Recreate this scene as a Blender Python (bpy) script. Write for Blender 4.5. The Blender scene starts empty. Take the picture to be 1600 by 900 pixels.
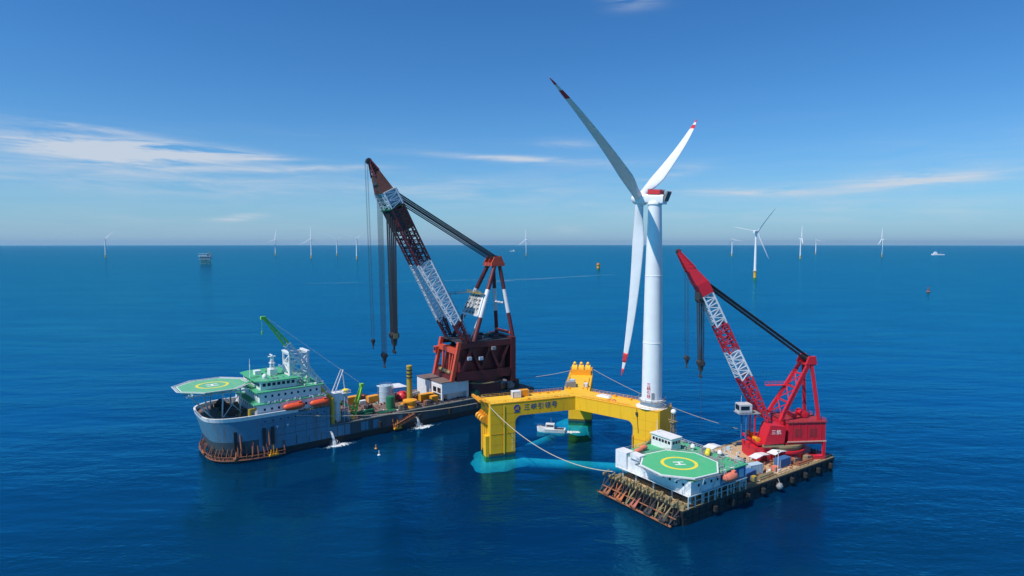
import bpy, math, random
from mathutils import Vector, Matrix
R_ = math.radians
rnd = random.Random(7)
sc = bpy.context.scene
col = sc.collection

# ------------------------------------------------------------------ camera
cam_d = bpy.data.cameras.new('camera')
cam = bpy.data.objects.new('camera', cam_d); col.objects.link(cam)
cam.location = (0, 0, 82)
PITCH = math.atan(70.0 / 960.0)
cam.rotation_euler = (math.pi / 2 - PITCH, R_(0.0), 0)
cam_d.sensor_width = 36.0
cam_d.lens = 36.0 * 960.0 / 1600.0
cam_d.clip_start = 1.0
cam_d.clip_end = 120000.0
sc.camera = cam
sc.render.resolution_x = 1024; sc.render.resolution_y = 576

# ------------------------------------------------------------------ world / sky
SUN_DIR = Vector((-0.82, -0.57, 0.0)).normalized()
SUN_EL = R_(54)
SUN_ROT = math.atan2(SUN_DIR.x, SUN_DIR.y)
world = bpy.data.worlds.new('World'); sc.world = world; world.use_nodes = True
wn = world.node_tree.nodes; wl = world.node_tree.links
wn.clear()
w_out = wn.new('ShaderNodeOutputWorld'); w_bg = wn.new('ShaderNodeBackground')
sky = wn.new('ShaderNodeTexSky'); sky.sky_type = 'NISHITA'; sky.sun_disc = False
sky.sun_elevation = SUN_EL; sky.sun_rotation = SUN_ROT
sky.altitude = 0; sky.air_density = 1.0; sky.dust_density = 0.0; sky.ozone_density = 4.0
w_bg.inputs['Strength'].default_value = 0.0855
try: world.cycles.sampling_method = 'MANUAL'; world.cycles.sample_map_resolution = 256
except Exception: pass

def wmath(op, a, b=None, c=None, clamp=False):
    n = wn.new('ShaderNodeMath'); n.operation = op; n.use_clamp = clamp
    for i, v in enumerate((a, b, c)):
        if v is None: continue
        if isinstance(v, (int, float)): n.inputs[i].default_value = v
        else: wl.new(v, n.inputs[i])
    return n.outputs[0]

tc = wn.new('ShaderNodeTexCoord')
sep = wn.new('ShaderNodeSeparateXYZ'); wl.new(tc.outputs['Generated'], sep.inputs[0])
az = wmath('ARCTAN2', sep.outputs['X'], sep.outputs['Y'])
el = wmath('ARCSINE', sep.outputs['Z'])
comb = wn.new('ShaderNodeCombineXYZ')
wl.new(wmath('MULTIPLY', az, 5.0), comb.inputs[0]); wl.new(wmath('MULTIPLY', el, 46.0), comb.inputs[1])
n1 = wn.new('ShaderNodeTexNoise'); n1.inputs['Scale'].default_value = 1.5
n1.inputs['Detail'].default_value = 8; n1.inputs['Roughness'].default_value = 0.62
n1.inputs['Distortion'].default_value = 0.5
wl.new(comb.outputs[0], n1.inputs['Vector'])
comb2 = wn.new('ShaderNodeCombineXYZ')
wl.new(wmath('MULTIPLY', az, 1.1), comb2.inputs[0]); wl.new(wmath('MULTIPLY', el, 14.0), comb2.inputs[1])
n2 = wn.new('ShaderNodeTexNoise'); n2.inputs['Scale'].default_value = 1.7; n2.inputs['Detail'].default_value = 5
wl.new(comb2.outputs[0], n2.inputs['Vector'])
# cirrus streaks: (azimuth deg, elevation deg, half width az, half height el, slope, weight)
STREAKS = [(-32.5, 7.1, 6.2, .95, -0.03, 2.5), (-25.5, 7.4, 4.6, .42, -0.05, 2.0), (-34.5, 8.7, 3.2, .22, -0.05, .9),
           (-19.6, 6.45, 6.5, .26, 0.05, .75), (-24, 2.1, 1.9, .28, 0.12, .85), (1.2, 7.65, 6.4, .27, -0.05, 1.15),
           (5.0, 9.0, 2.4, .35, -0.05, .55), (22.6, 4.35, 6.5, .32, -0.02, 1.1), (33.0, 4.85, 5.0, .5, 0.04, 1.3),
           (14.0, 6.1, 2.6, .5, 0.2, .5), (11.5, 20.7, 2.4, .7, 0.05, .6), (5.4, 1.3, 1.5, .35, 0, .45),
           (-8, 5.0, 16, .9, 0.0, .3), (30, 3.0, 14, 1.0, 0.0, .28), (-30, 4.6, 12, 1.3, 0, .35)]
tot = None
for a0, e0, wa, we, sl, wt in STREAKS:
    da = wmath('SUBTRACT', az, R_(a0)); de = wmath('SUBTRACT', wmath('SUBTRACT', el, R_(e0)), wmath('MULTIPLY', da, sl))
    x = wmath('DIVIDE', da, R_(wa)); y = wmath('DIVIDE', de, R_(we))
    r2 = wmath('ADD', wmath('MULTIPLY', x, x), wmath('MULTIPLY', y, y))
    g = wmath('MULTIPLY', wmath('EXPONENT', wmath('MULTIPLY', r2, -1.0)), wt)
    tot = g if tot is None else wmath('ADD', tot, g)
nz = wmath('MULTIPLY', wmath('SUBTRACT', n1.outputs[0], 0.33), 3.2, clamp=True)
streak = wmath('MULTIPLY', tot, nz)
# thin veil of cirrus all round the sky, at low elevation
vel = wmath('EXPONENT', wmath('MULTIPLY', wmath('POWER', wmath('DIVIDE', wmath('SUBTRACT', el, R_(4.5)), R_(3.6)), 2.0), -1.0))
veil = wmath('MULTIPLY', wmath('MULTIPLY', wmath('MULTIPLY', wmath('SUBTRACT', n2.outputs[0], 0.40), 3.0, clamp=True), nz), wmath('MULTIPLY', vel, 0.35))
cl = wmath('MINIMUM', wmath('ADD', streak, veil), 0.85)
cmix = wn.new('ShaderNodeMixRGB'); cmix.inputs[2].default_value = (7.2, 7.9, 8.9, 1)
hsv = wn.new('ShaderNodeHueSaturation'); hsv.inputs['Saturation'].default_value = 1.15
hsv.inputs['Value'].default_value = 1.0
wl.new(sky.outputs[0], hsv.inputs['Color'])
tint = wn.new('ShaderNodeMixRGB'); tint.blend_type = 'MULTIPLY'; tint.inputs[0].default_value = 1.0
tint.inputs[2].default_value = (0.57, 1.07, 1.42, 1); wl.new(hsv.outputs[0], tint.inputs[1])
# pale marine haze low over the horizon, the same all the way round
hzf = wmath('MULTIPLY', wmath('EXPONENT', wmath('MULTIPLY', wmath('ABSOLUTE', el), -1.0 / R_(4.4))), 0.90)
hmix = wn.new('ShaderNodeMixRGB'); hmix.inputs[2].default_value = (3.3, 5.0, 7.3, 1)
wl.new(hzf, hmix.inputs[0]); wl.new(tint.outputs[0], hmix.inputs[1])
wl.new(cl, cmix.inputs[0]); wl.new(hmix.outputs[0], cmix.inputs[1])
wl.new(cmix.outputs[0], w_bg.inputs['Color']); wl.new(w_bg.outputs[0], w_out.inputs['Surface'])

# ------------------------------------------------------------------ sun
sd = bpy.data.lights.new('sun', 'SUN'); sd.energy = 4.7; sd.angle = R_(0.53); sd.color = (1.0, 0.945, 0.85)
so = bpy.data.objects.new('sun', sd); col.objects.link(so)
sv = Vector((SUN_DIR.x * math.cos(SUN_EL), SUN_DIR.y * math.cos(SUN_EL), math.sin(SUN_EL)))
so.rotation_euler = sv.to_track_quat('Z', 'Y').to_euler(); so.location = (-300, -50, 400)

# ------------------------------------------------------------------ exposure
vs = sc.view_settings
vs.view_transform = 'Standard'; vs.look = 'None'; vs.gamma = 1.0; vs.exposure = 0.0
try: vs.use_curve_mapping = False
except Exception: pass
sc.render.engine = 'CYCLES'
try:
    sc.cycles.transparent_max_bounces = 12; sc.cycles.max_bounces = 8; sc.cycles.volume_bounces = 0
except Exception: pass

# ------------------------------------------------------------------ materials
MATS = {}
def nt(name):
    m = bpy.data.materials.new(name); m.use_nodes = True
    t = m.node_tree; b = t.nodes['Principled BSDF']
    return m, t.nodes, t.links, b

def paint(name, c, rough=0.5, dirt=0.25, dirt_col=(0.10, 0.06, 0.035), scale=0.35, streak=True, metal=0.0, bump=0.02, var=0.12):
    """painted steel: tone variation, rust/dirt patches and vertical run-off streaks"""
    if name in MATS: return MATS[name]
    m, n, l, b = nt(name)
    co = n.new('ShaderNodeTexCoord')
    mp = n.new('ShaderNodeMapping'); mp.inputs['Scale'].default_value = (1, 1, 0.22 if streak else 1)
    l.new(co.outputs['Object'], mp.inputs[0])
    a = n.new('ShaderNodeTexNoise'); a.inputs['Scale'].default_value = scale; a.inputs['Detail'].default_value = 8; a.inputs['Roughness'].default_value = 0.65
    l.new(mp.outputs[0], a.inputs['Vector'])
    r = n.new('ShaderNodeValToRGB')
    r.color_ramp.elements[0].position = 0.52; r.color_ramp.elements[0].color = (0, 0, 0, 1)
    r.color_ramp.elements[1].position = 0.78; r.color_ramp.elements[1].color = (1, 1, 1, 1)
    l.new(a.outputs[0], r.inputs[0])
    f = n.new('ShaderNodeMath'); f.operation = 'MULTIPLY'; f.inputs[1].default_value = dirt; l.new(r.outputs[0], f.inputs[0])
    v = n.new('ShaderNodeTexNoise'); v.inputs['Scale'].default_value = scale * 3.1; v.inputs['Detail'].default_value = 4
    l.new(co.outputs['Object'], v.inputs['Vector'])
    tone = n.new('ShaderNodeMixRGB'); tone.inputs[1].default_value = tuple(x * (1 - var) for x in c) + (1,)
    tone.inputs[2].default_value = tuple(min(1, x * (1 + var)) for x in c) + (1,); l.new(v.outputs[0], tone.inputs[0])
    mx = n.new('ShaderNodeMixRGB'); mx.inputs[2].default_value = tuple(dirt_col) + (1,)
    l.new(f.outputs[0], mx.inputs[0]); l.new(tone.outputs[0], mx.inputs[1]); l.new(mx.outputs[0], b.inputs['Base Color'])
    rr = n.new('ShaderNodeMapRange'); rr.inputs[3].default_value = max(0, rough - 0.1); rr.inputs[4].default_value = min(1, rough + 0.2)
    l.new(v.outputs[0], rr.inputs[0]); l.new(rr.outputs[0], b.inputs['Roughness'])
    b.inputs['Metallic'].default_value = metal
    if bump:
        bp = n.new('ShaderNodeBump'); bp.inputs['Strength'].default_value = 0.25; bp.inputs['Distance'].default_value = bump
        l.new(v.outputs[0], bp.inputs['Height']); l.new(bp.outputs[0], b.inputs['Normal'])
    MATS[name] = m; return m

white = paint('white_paint', (0.74, 0.75, 0.76), 0.4, 0.28)
clean_white = paint('turbine_white', (0.80, 0.81, 0.82), 0.35, 0.04, scale=0.08, bump=0)
blade_white = paint('blade_white', (0.74, 0.76, 0.78), 0.35, 0.03, scale=0.1, bump=0)
band_red = paint('band_red', (0.62, 0.03, 0.035), 0.4, 0.05)
yellow = paint('platform_yellow', (0.88, 0.485, 0.008), 0.45, 0.38, (0.42, 0.20, 0.03), scale=0.45, var=0.08)
yellow_deck = paint('deck_yellow', (0.86, 0.50, 0.03), 0.5, 0.2, (0.40, 0.24, 0.06), scale=0.4, streak=False)
orange_yellow = paint('orange_yellow', (0.80, 0.33, 0.012), 0.45, 0.25)
dull_yellow = paint('dull_yellow', (0.45, 0.31, 0.03), 0.5, 0.4)
maroon = paint('maroon_paint', (0.115, 0.013, 0.018), 0.5, 0.45, (0.035, 0.022, 0.022))
crane_orange = paint('orange_red_paint', (0.60, 0.075, 0.03), 0.45, 0.3, (0.12, 0.03, 0.02))
crane_red = paint('crane_red', (0.60, 0.014, 0.03), 0.42, 0.5, (0.30, 0.03, 0.03), scale=.5, var=.2)
crane_white = paint('crane_white', (0.70, 0.72, 0.76), 0.45, 0.3, (0.25, 0.2, 0.18))
rope = paint('wire_rope', (0.035, 0.045, 0.06), 0.6, 0.1)
rope_tan = paint('fibre_rope', (0.55, 0.48, 0.36), 0.8, 0.1)
dark = paint('dark_steel', (0.035, 0.035, 0.04), 0.6, 0.4, (0.10, 0.05, 0.03))
grey = paint('grey_steel', (0.28, 0.29, 0.30), 0.5, 0.4)
hull_blue = paint('hull_blue', (0.085, 0.22, 0.33), 0.45, 0.85, (0.17, 0.11, 0.08), scale=0.30, var=.2)
hull_dark = paint('hull_dark', (0.055, 0.075, 0.09), 0.5, 0.5, (0.10, 0.05, 0.03), scale=0.2)
hull_black = paint('hull_black', (0.018, 0.019, 0.022), 0.5, 0.5, (0.09, 0.04, 0.02), scale=0.25)
green_deck = paint('green_deck', (0.06, 0.38, 0.18), 0.6, 0.25, (0.20, 0.28, 0.2), streak=False)
heli_green = paint('helideck_green', (0.075, 0.44, 0.19), 0.55, 0.35, (0.3, 0.4, 0.28), scale=0.3, streak=False)
heli_green_worn = paint('worn_helideck_green', (0.12, 0.42, 0.24), 0.6, 0.45, (0.45, 0.50, 0.38), scale=0.3, streak=False)
line_yellow = paint('line_yellow', (0.82, 0.66, 0.04), 0.5, 0.15, streak=False)
line_white = paint('line_white', (0.80, 0.80, 0.78), 0.5, 0.15, streak=False)
lime = paint('lime_green', (0.22, 0.60, 0.06), 0.45, 0.15)
dark_green = paint('dark_green', (0.012, 0.16, 0.07), 0.45, 0.2)
steel_deck = paint('rusty_deck', (0.17, 0.115, 0.10), 0.7, 0.6, (0.06, 0.045, 0.04), scale=0.25, streak=False)
edge_deck = paint('deck_edge_grey', (0.16, 0.21, 0.20), 0.6, 0.5, (0.12, 0.08, 0.06), scale=0.4, streak=False)
tan_deck = paint('tan_deck', (0.50, 0.35, 0.20), 0.7, 0.55, (0.20, 0.11, 0.06), scale=0.25, streak=False)
rust_s = paint('rust_run', (0.17, 0.09, 0.06), 0.7, 0.5, (0.09, 0.16, 0.22), scale=.8)
rack_rust = paint('rack_rust', (0.19, 0.075, 0.045), 0.75, 0.8, (0.035, 0.028, 0.025), scale=0.5)
rust_orange = paint('rust_orange', (0.42, 0.13, 0.04), 0.75, 0.6, (0.08, 0.04, 0.03), scale=0.6)
faded_red = paint('faded_red', (0.40, 0.12, 0.08), 0.7, 0.5, (0.12, 0.06, 0.05), scale=0.6)
rust = paint('rusty_steel', (0.30, 0.11, 0.055), 0.75, 0.5, (0.06, 0.035, 0.025), scale=0.6)
khaki = paint('khaki_steel', (0.26, 0.21, 0.11), 0.7, 0.55, (0.07, 0.045, 0.03), scale=0.5)
lifeboat_m = paint('lifeboat_orange', (0.78, 0.09, 0.025), 0.4, 0.12)
faded_orange = paint('faded_orange', (0.72, 0.20, 0.12), 0.5, 0.15)
blue_paint = paint('blue_paint', (0.04, 0.14, 0.34), 0.45, 0.25)
pale_blue = paint('pale_blue', (0.42, 0.55, 0.65), 0.5, 0.3)
teal_grey = paint('teal_grey', (0.40, 0.52, 0.55), 0.5, 0.35)
sign_blue = paint('lettering_blue', (0.015, 0.05, 0.24), 0.5, 0.05)
rub_black = paint('rubber', (0.02, 0.02, 0.02), 0.8, 0.2)
bottom_paint = paint('pontoon_paint', (0.88, 0.89, 0.86), 0.6, 0.45, (0.15, 0.22, 0.22), scale=0.22, streak=False, var=.3)
def glass_m():
    m, n, l, b = nt('window_glass')
    b.inputs['Base Color'].default_value = (0.015, 0.02, 0.028, 1); b.inputs['Roughness'].default_value = 0.0855
    return m
glass = glass_m()
def foam_m():
    m, n, l, b = nt('water_spray')
    t = n.new('ShaderNodeTexNoise'); t.inputs['Scale'].default_value = 2.0
    r = n.new('ShaderNodeMapRange'); r.inputs[3].default_value = 0.7; r.inputs[4].default_value = 0.9
    l.new(t.outputs[0], r.inputs[0]); l.new(r.outputs[0], b.inputs['Base Color'])
    b.inputs['Roughness'].default_value = 0.9; b.inputs['Alpha'].default_value = 0.8
    return m
foam = foam_m()

# ------------------------------------------------------------------ mesh builder
class MB:
    def __init__(s): s.v = []; s.f = []
    def poly(s, vs_, fs):
        o = len(s.v); s.v += [tuple(p) for p in vs_]; s.f += [tuple(i + o for i in f) for f in fs]; return s
    def box(s, x0, x1, y0, y1, z0, z1):
        return s.poly([(x0, y0, z0), (x1, y0, z0), (x1, y1, z0), (x0, y1, z0), (x0, y0, z1), (x1, y0, z1), (x1, y1, z1), (x0, y1, z1)],
                      [(0, 3, 2, 1), (4, 5, 6, 7), (0, 1, 5, 4), (1, 2, 6, 5), (2, 3, 7, 6), (3, 0, 4, 7)])
    def cbox(s, c, d, rz=0.0):
        x, y, z = d[0] / 2, d[1] / 2, d[2] / 2; ca, sa = math.cos(rz), math.sin(rz); V = []
        for dz in (-z, z):
            for dx, dy in ((-x, -y), (x, -y), (x, y), (-x, y)):
                V.append((c[0] + dx * ca - dy * sa, c[1] + dx * sa + dy * ca, c[2] + dz))
        return s.poly(V, [(0, 3, 2, 1), (4, 5, 6, 7), (0, 1, 5, 4), (1, 2, 6, 5), (2, 3, 7, 6), (3, 0, 4, 7)])
    def tube(s, p, q, r0, r1=None, n=6, caps=True):
        p = Vector(p); q = Vector(q); r1 = r0 if r1 is None else r1
        d = (q - p)
        if d.length < 1e-6: return s
        d.normalize(); up = Vector((0, 0, 1)) if abs(d.z) < 0.95 else Vector((1, 0, 0))
        a = d.cross(up).normalized(); b = d.cross(a).normalized()
        ph = math.pi / n if n == 4 else 0
        V = []
        for c, r in ((p, r0), (q, r1)):
            for k in range(n):
                t = 2 * math.pi * k / n + ph; V.append(c + a * (r * math.cos(t)) + b * (r * math.sin(t)))
        F = [(k, n + k, n + (k + 1) % n, (k + 1) % n) for k in range(n)]
        if caps: F += [tuple(range(n)), tuple(range(2 * n - 1, n - 1, -1))]
        return s.poly(V, F)
    def beam(s, p, q, w, h):
        p = Vector(p); q = Vector(q); d = (q - p).normalized()
        up = Vector((0, 0, 1)) if abs(d.z) < 0.97 else Vector((1, 0, 0))
        a = d.cross(up).normalized() * (w / 2); b = a.cross(d).normalized() * (h / 2)
        V = []
        for c in (p, q): V += [c - a - b, c + a - b, c + a + b, c - a + b]
        return s.poly(V, [(0, 1, 2, 3), (7, 6, 5, 4), (0, 4, 5, 1), (1, 5, 6, 2), (2, 6, 7, 3), (3, 7, 4, 0)])
    def lathe(s, c, prof, n=24, axis='Z'):
        V = []; m = len(prof)
        for k in range(n):
            t = 2 * math.pi * k / n
            for r, h in prof:
                if axis == 'Z': V.append((c[0] + r * math.cos(t), c[1] + r * math.sin(t), c[2] + h))
                elif axis == 'X': V.append((c[0] + h, c[1] + r * math.cos(t), c[2] + r * math.sin(t)))
                else: V.append((c[0] + r * math.cos(t), c[1] + h, c[2] + r * math.sin(t)))
        F = []
        for k in range(n):
            j = (k + 1) % n
            for i in range(m - 1):
                a, b, c2, d = k * m + i, j * m + i, j * m + i + 1, k * m + i + 1
                F.append((a, b, c2, d) if axis != 'Y' else (d, c2, b, a))
        F.append(tuple(k * m for k in range(n - 1, -1, -1))); F.append(tuple(k * m + m - 1 for k in range(n)))
        return s.poly(V, F)
    def prism(s, pts, z0, z1):
        n = len(pts)
        return s.poly([(x, y, z0) for x, y in pts] + [(x, y, z1) for x, y in pts],
                      [tuple(range(n - 1, -1, -1)), tuple(range(n, 2 * n))] + [(i, (i + 1) % n, n + (i + 1) % n, n + i) for i in range(n)])
    def xprism(s, pts, y0, y1):     # polygon in x-z plane, extruded along y
        n = len(pts)
        return s.poly([(x, y0, z) for x, z in pts] + [(x, y1, z) for x, z in pts],
                      [tuple(range(n)), tuple(range(2 * n - 1, n - 1, -1))] + [((i + 1) % n, i, n + i, n + (i + 1) % n) for i in range(n)])
    def path(s, pts, r, n=5):
        for a, b in zip(pts, pts[1:]): s.tube(a, b, r, r, n)
        return s
    def rail(s, pts, h=1.1, r=0.05, step=2.2, closed=False):
        P = [Vector(p) for p in pts]
        if closed: P.append(P[0])
        for a, b in zip(P, P[1:]):
            k = max(1, int((b - a).length / step))
            for i in range(k + 1):
                p = a.lerp(b, i / k); s.tube(p, p + Vector((0, 0, h)), r, r, 4, False)
            for f in (0.5, 1.0): s.tube(a + Vector((0, 0, h * f)), b + Vector((0, 0, h * f)), r, r, 4, False)
        return s
    def lattice(s, p0, p1, w0, h0, w1, h1, n, rc, rl, side=Vector((0, 1, 0))):
        p0 = Vector(p0); p1 = Vector(p1); d = (p1 - p0).normalized()
        a = (side - d * side.dot(d)).normalized(); b = d.cross(a).normalized()
        def cor(f):
            c = p0.lerp(p1, f); w = (w0 + (w1 - w0) * f) / 2; h = (h0 + (h1 - h0) * f) / 2
            return [c - a * w - b * h, c + a * w - b * h, c + a * w + b * h, c - a * w + b * h]
        C = [cor(i / n) for i in range(n + 1)]
        for k in range(4): s.tube(C[0][k], C[-1][k], rc, rc, 6)
        for i in range(n):
            for k in range(4):
                j = (k + 1) % 4
                if i % 2 == 0: s.tube(C[i][k], C[i + 1][j], rl, rl, 4, False)
                else: s.tube(C[i][j], C[i + 1][k], rl, rl, 4, False)
                s.tube(C[i + 1][k], C[i + 1][j], rl, rl, 4, False)
        return s
    def build(s, name, mat, parent=None, smooth=False):
        bz = 0.0; p = parent; bx = by = 0.0
        while p is not None:
            bz += p.location.z; p = p.parent
        me = bpy.data.meshes.new(name)
        me.from_pydata([(x, y, z - bz) for x, y, z in s.v], [], s.f); me.materials.append(mat)
        me.validate(); me.update()
        if smooth:
            for p in me.polygons: p.use_smooth = True
            try: me.set_sharp_from_angle(angle=R_(35))
            except Exception: pass
        o = bpy.data.objects.new(name, me); col.objects.link(o)
        if parent: o.parent = parent
        return o

def tag(o, label=None, cat=None, group=None, kind=None):
    if label: o['label'] = label
    if cat: o['category'] = cat
    if group: o['group'] = group
    if kind: o['kind'] = kind
    return o
def empty(name, loc, rz=0.0, label=None, cat=None, group=None):
    o = bpy.data.objects.new(name, None); col.objects.link(o); o.location = loc; o.rotation_euler = (0, 0, rz)
    o.empty_display_size = 1.0
    return tag(o, label, cat, group)
def text_mesh(name, body, size, mat, parent, mw, depth=0.06):
    """lettering as a thin raised mesh; mw = matrix in the parent's space"""
    cu = bpy.data.curves.new(name, 'FONT'); cu.body = body; cu.size = size; cu.extrude = depth
    cu.align_x = 'CENTER'; cu.align_y = 'CENTER'
    t = bpy.data.objects.new(name + '_curve', cu); col.objects.link(t)
    bpy.context.view_layer.update()
    me = bpy.data.meshes.new_from_object(t.evaluated_get(bpy.context.evaluated_depsgraph_get()))
    bpy.data.objects.remove(t)
    me.materials.clear(); me.materials.append(mat); me.name = name
    o = bpy.data.objects.new(name, me); col.objects.link(o); o.parent = parent; o.matrix_local = mw
    return o
class Fr:
    def __init__(s, o, deg):
        s.o = o; s.a = R_(deg); s.u = (math.cos(s.a), math.sin(s.a)); s.vv = (-s.u[1], s.u[0])
    def w(s, a, b, z=0.0): return (s.o[0] + a * s.u[0] + b * s.vv[0], s.o[1] + a * s.u[1] + b * s.vv[1], z)
FL = Fr((-20.0, 289.0), 38.0)      # crane ship
FB = Fr((49.3, 172.6), 33.9)       # crane barge

# ------------------------------------------------------------------ sea
def sea_material():
    m, n, l, b = nt('sea_water')
    n.remove(b); out = [x for x in n if x.type == 'OUTPUT_MATERIAL'][0]
    g = n.new('ShaderNodeNewGeometry')
    def noise(scale, sx, sy, rot, detail=4, rough=0.55, dist=0.0):
        mp = n.new('ShaderNodeMapping'); mp.inputs['Scale'].default_value = (sx, sy, 1); mp.inputs['Rotation'].default_value = (0, 0, R_(rot))
        l.new(g.outputs['Position'], mp.inputs[0])
        t = n.new('ShaderNodeTexNoise'); t.inputs['Scale'].default_value = scale; t.inputs['Detail'].default_value = detail
        t.inputs['Roughness'].default_value = rough; t.inputs['Distortion'].default_value = dist
        l.new(mp.outputs[0], t.inputs['Vector']); return t.outputs[0]
    swell = noise(0.035, 0.55, 1.5, 14, 2)
    chop = noise(0.19, 0.6, 1.35, -9, 3, 0.6)
    rip = noise(0.8, 0.7, 1.2, 20, 2, 0.6)
    def bump(h, dist, strength, prev=None):
        bp = n.new('ShaderNodeBump'); bp.inputs['Distance'].default_value = dist; bp.inputs['Strength'].default_value = strength
        l.new(h, bp.inputs['Height'])
        if prev: l.new(prev, bp.inputs['Normal'])
        return bp.outputs[0]
    def mul(x, k):
        q = n.new('ShaderNodeMath'); q.operation = 'MULTIPLY'; q.inputs[1].default_value = k; l.new(x, q.inputs[0]); return q.outputs[0]
    def add(x, y):
        q = n.new('ShaderNodeMath'); q.operation = 'ADD'; l.new(x, q.inputs[0]); l.new(y, q.inputs[1]); return q.outputs[0]
    patch = noise(0.006, 0.5, 1.6, 8, 3, 0.6); gust = noise(0.021, 0.45, 1.4, -12, 2, 0.6)
    gm = n.new('ShaderNodeMapRange'); gm.inputs[1].default_value = .35; gm.inputs[2].default_value = .68; gm.inputs[3].default_value = .25; gm.inputs[4].default_value = 1.0; l.new(gust, gm.inputs[0])
    fine = n.new('ShaderNodeMath'); fine.operation = 'MULTIPLY'; l.new(add(mul(chop, 0.46), mul(rip, 0.13)), fine.inputs[0]); l.new(gm.outputs[0], fine.inputs[1])
    nb = bump(add(mul(swell, 0.75), fine.outputs[0]), 1.0, 1.0)
    # patches of wind-ruffled and calm water
    rr = n.new('ShaderNodeMapRange'); rr.inputs[1].default_value = 0.3; rr.inputs[2].default_value = 0.7
    rr.inputs[3].default_value = 0.06; rr.inputs[4].default_value = 0.18; l.new(patch, rr.inputs[0])
    cr = n.new('ShaderNodeMixRGB'); cr.inputs[1].default_value = (0.0006, 0.062, 0.205, 1); cr.inputs[2].default_value = (0.0006, 0.081, 0.255, 1)
    l.new(patch, cr.inputs[0])
    dif = n.new('ShaderNodeBsdfDiffuse'); l.new(cr.outputs[0], dif.inputs[0]); 
    tr = n.new('ShaderNodeBsdfTransparent'); tr.inputs[0].default_value = (0.25, 0.95, 1.0, 1)
    mx = n.new('ShaderNodeMixShader'); mx.inputs[0].default_value = 0.72
    l.new(dif.outputs[0], mx.inputs[1]); l.new(tr.outputs[0], mx.inputs[2])
    gl = n.new('ShaderNodeBsdfGlossy'); gl.inputs['Color'].default_value = (0.08, 0.69, 1, 1)
    l.new(rr.outputs[0], gl.inputs['Roughness']); l.new(nb, gl.inputs['Normal'])
    fr = n.new('ShaderNodeFresnel'); fr.inputs['IOR'].default_value = 1.33; l.new(nb, fr.inputs['Normal'])
    # a wind-roughened sea never reaches full mirror reflectance at grazing view
    f2 = n.new('ShaderNodeMath'); f2.operation = 'MULTIPLY'; f2.inputs[1].default_value = 1.7; l.new(fr.outputs[0], f2.inputs[0])
    fc = n.new('ShaderNodeMath'); fc.operation = 'MINIMUM'; fc.inputs[1].default_value = 0.45; l.new(f2.outputs[0], fc.inputs[0])
    m2 = n.new('ShaderNodeMixShader'); l.new(fc.outputs[0], m2.inputs[0]); l.new(mx.outputs[0], m2.inputs[1]); l.new(gl.outputs[0], m2.inputs[2])
    l.new(m2.outputs[0], out.inputs['Surface'])
    return m
SEA_R = 30000.0
def disc(name, z, mat, rings=(0, 60, 150, 300, 600, 1200, 3000, 8000, 16000, SEA_R), n=72):
    V = [(0, 0, z)]; F = []
    for r in rings[1:]:
        for k in range(n): V.append((r * math.cos(2 * math.pi * k / n), r * math.sin(2 * math.pi * k / n), z))
    for k in range(n): F.append((0, 1 + k, 1 + (k + 1) % n))
    for i in range(len(rings) - 2):
        for k in range(n):
            a = 1 + i * n + k; b2 = 1 + i * n + (k + 1) % n; F.append((a, a + n, b2 + n, b2))
    return MB().poly(V, F).build(name, mat)
sea = disc('sea', 0.0, sea_material()); tag(sea, 'deep blue calm open sea reaching the horizon', kind='structure')
bed_m = paint('sea_bed_dark', (0.0006, 0.002, 0.004), 0.9, 0.3, (0.0004, 0.001, 0.002), scale=0.02, streak=False, bump=0)
bed = disc('sea_bed', -26.0, bed_m); tag(bed, 'dark deep water below the sea surface', kind='structure')

# the clear water the platform stands in: light fades with depth
dm = bpy.data.materials.new('deep_water'); dm.use_nodes = True; dn = dm.node_tree.nodes; dn.clear()
d_o = dn.new('ShaderNodeOutputMaterial'); d_a = dn.new('ShaderNodeVolumeAbsorption'); d_a.inputs['Color'].default_value = (0.0, 0.68, 0.82, 1); d_a.inputs['Density'].default_value = 0.125
dm.node_tree.links.new(d_a.outputs[0], d_o.inputs['Volume'])
dw = MB().box(-45, 105, 195, 320, -25.0, -.05).build('deep_water', dm); tag(dw, 'clear blue water under the surface round the platform', kind='structure')

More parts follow.
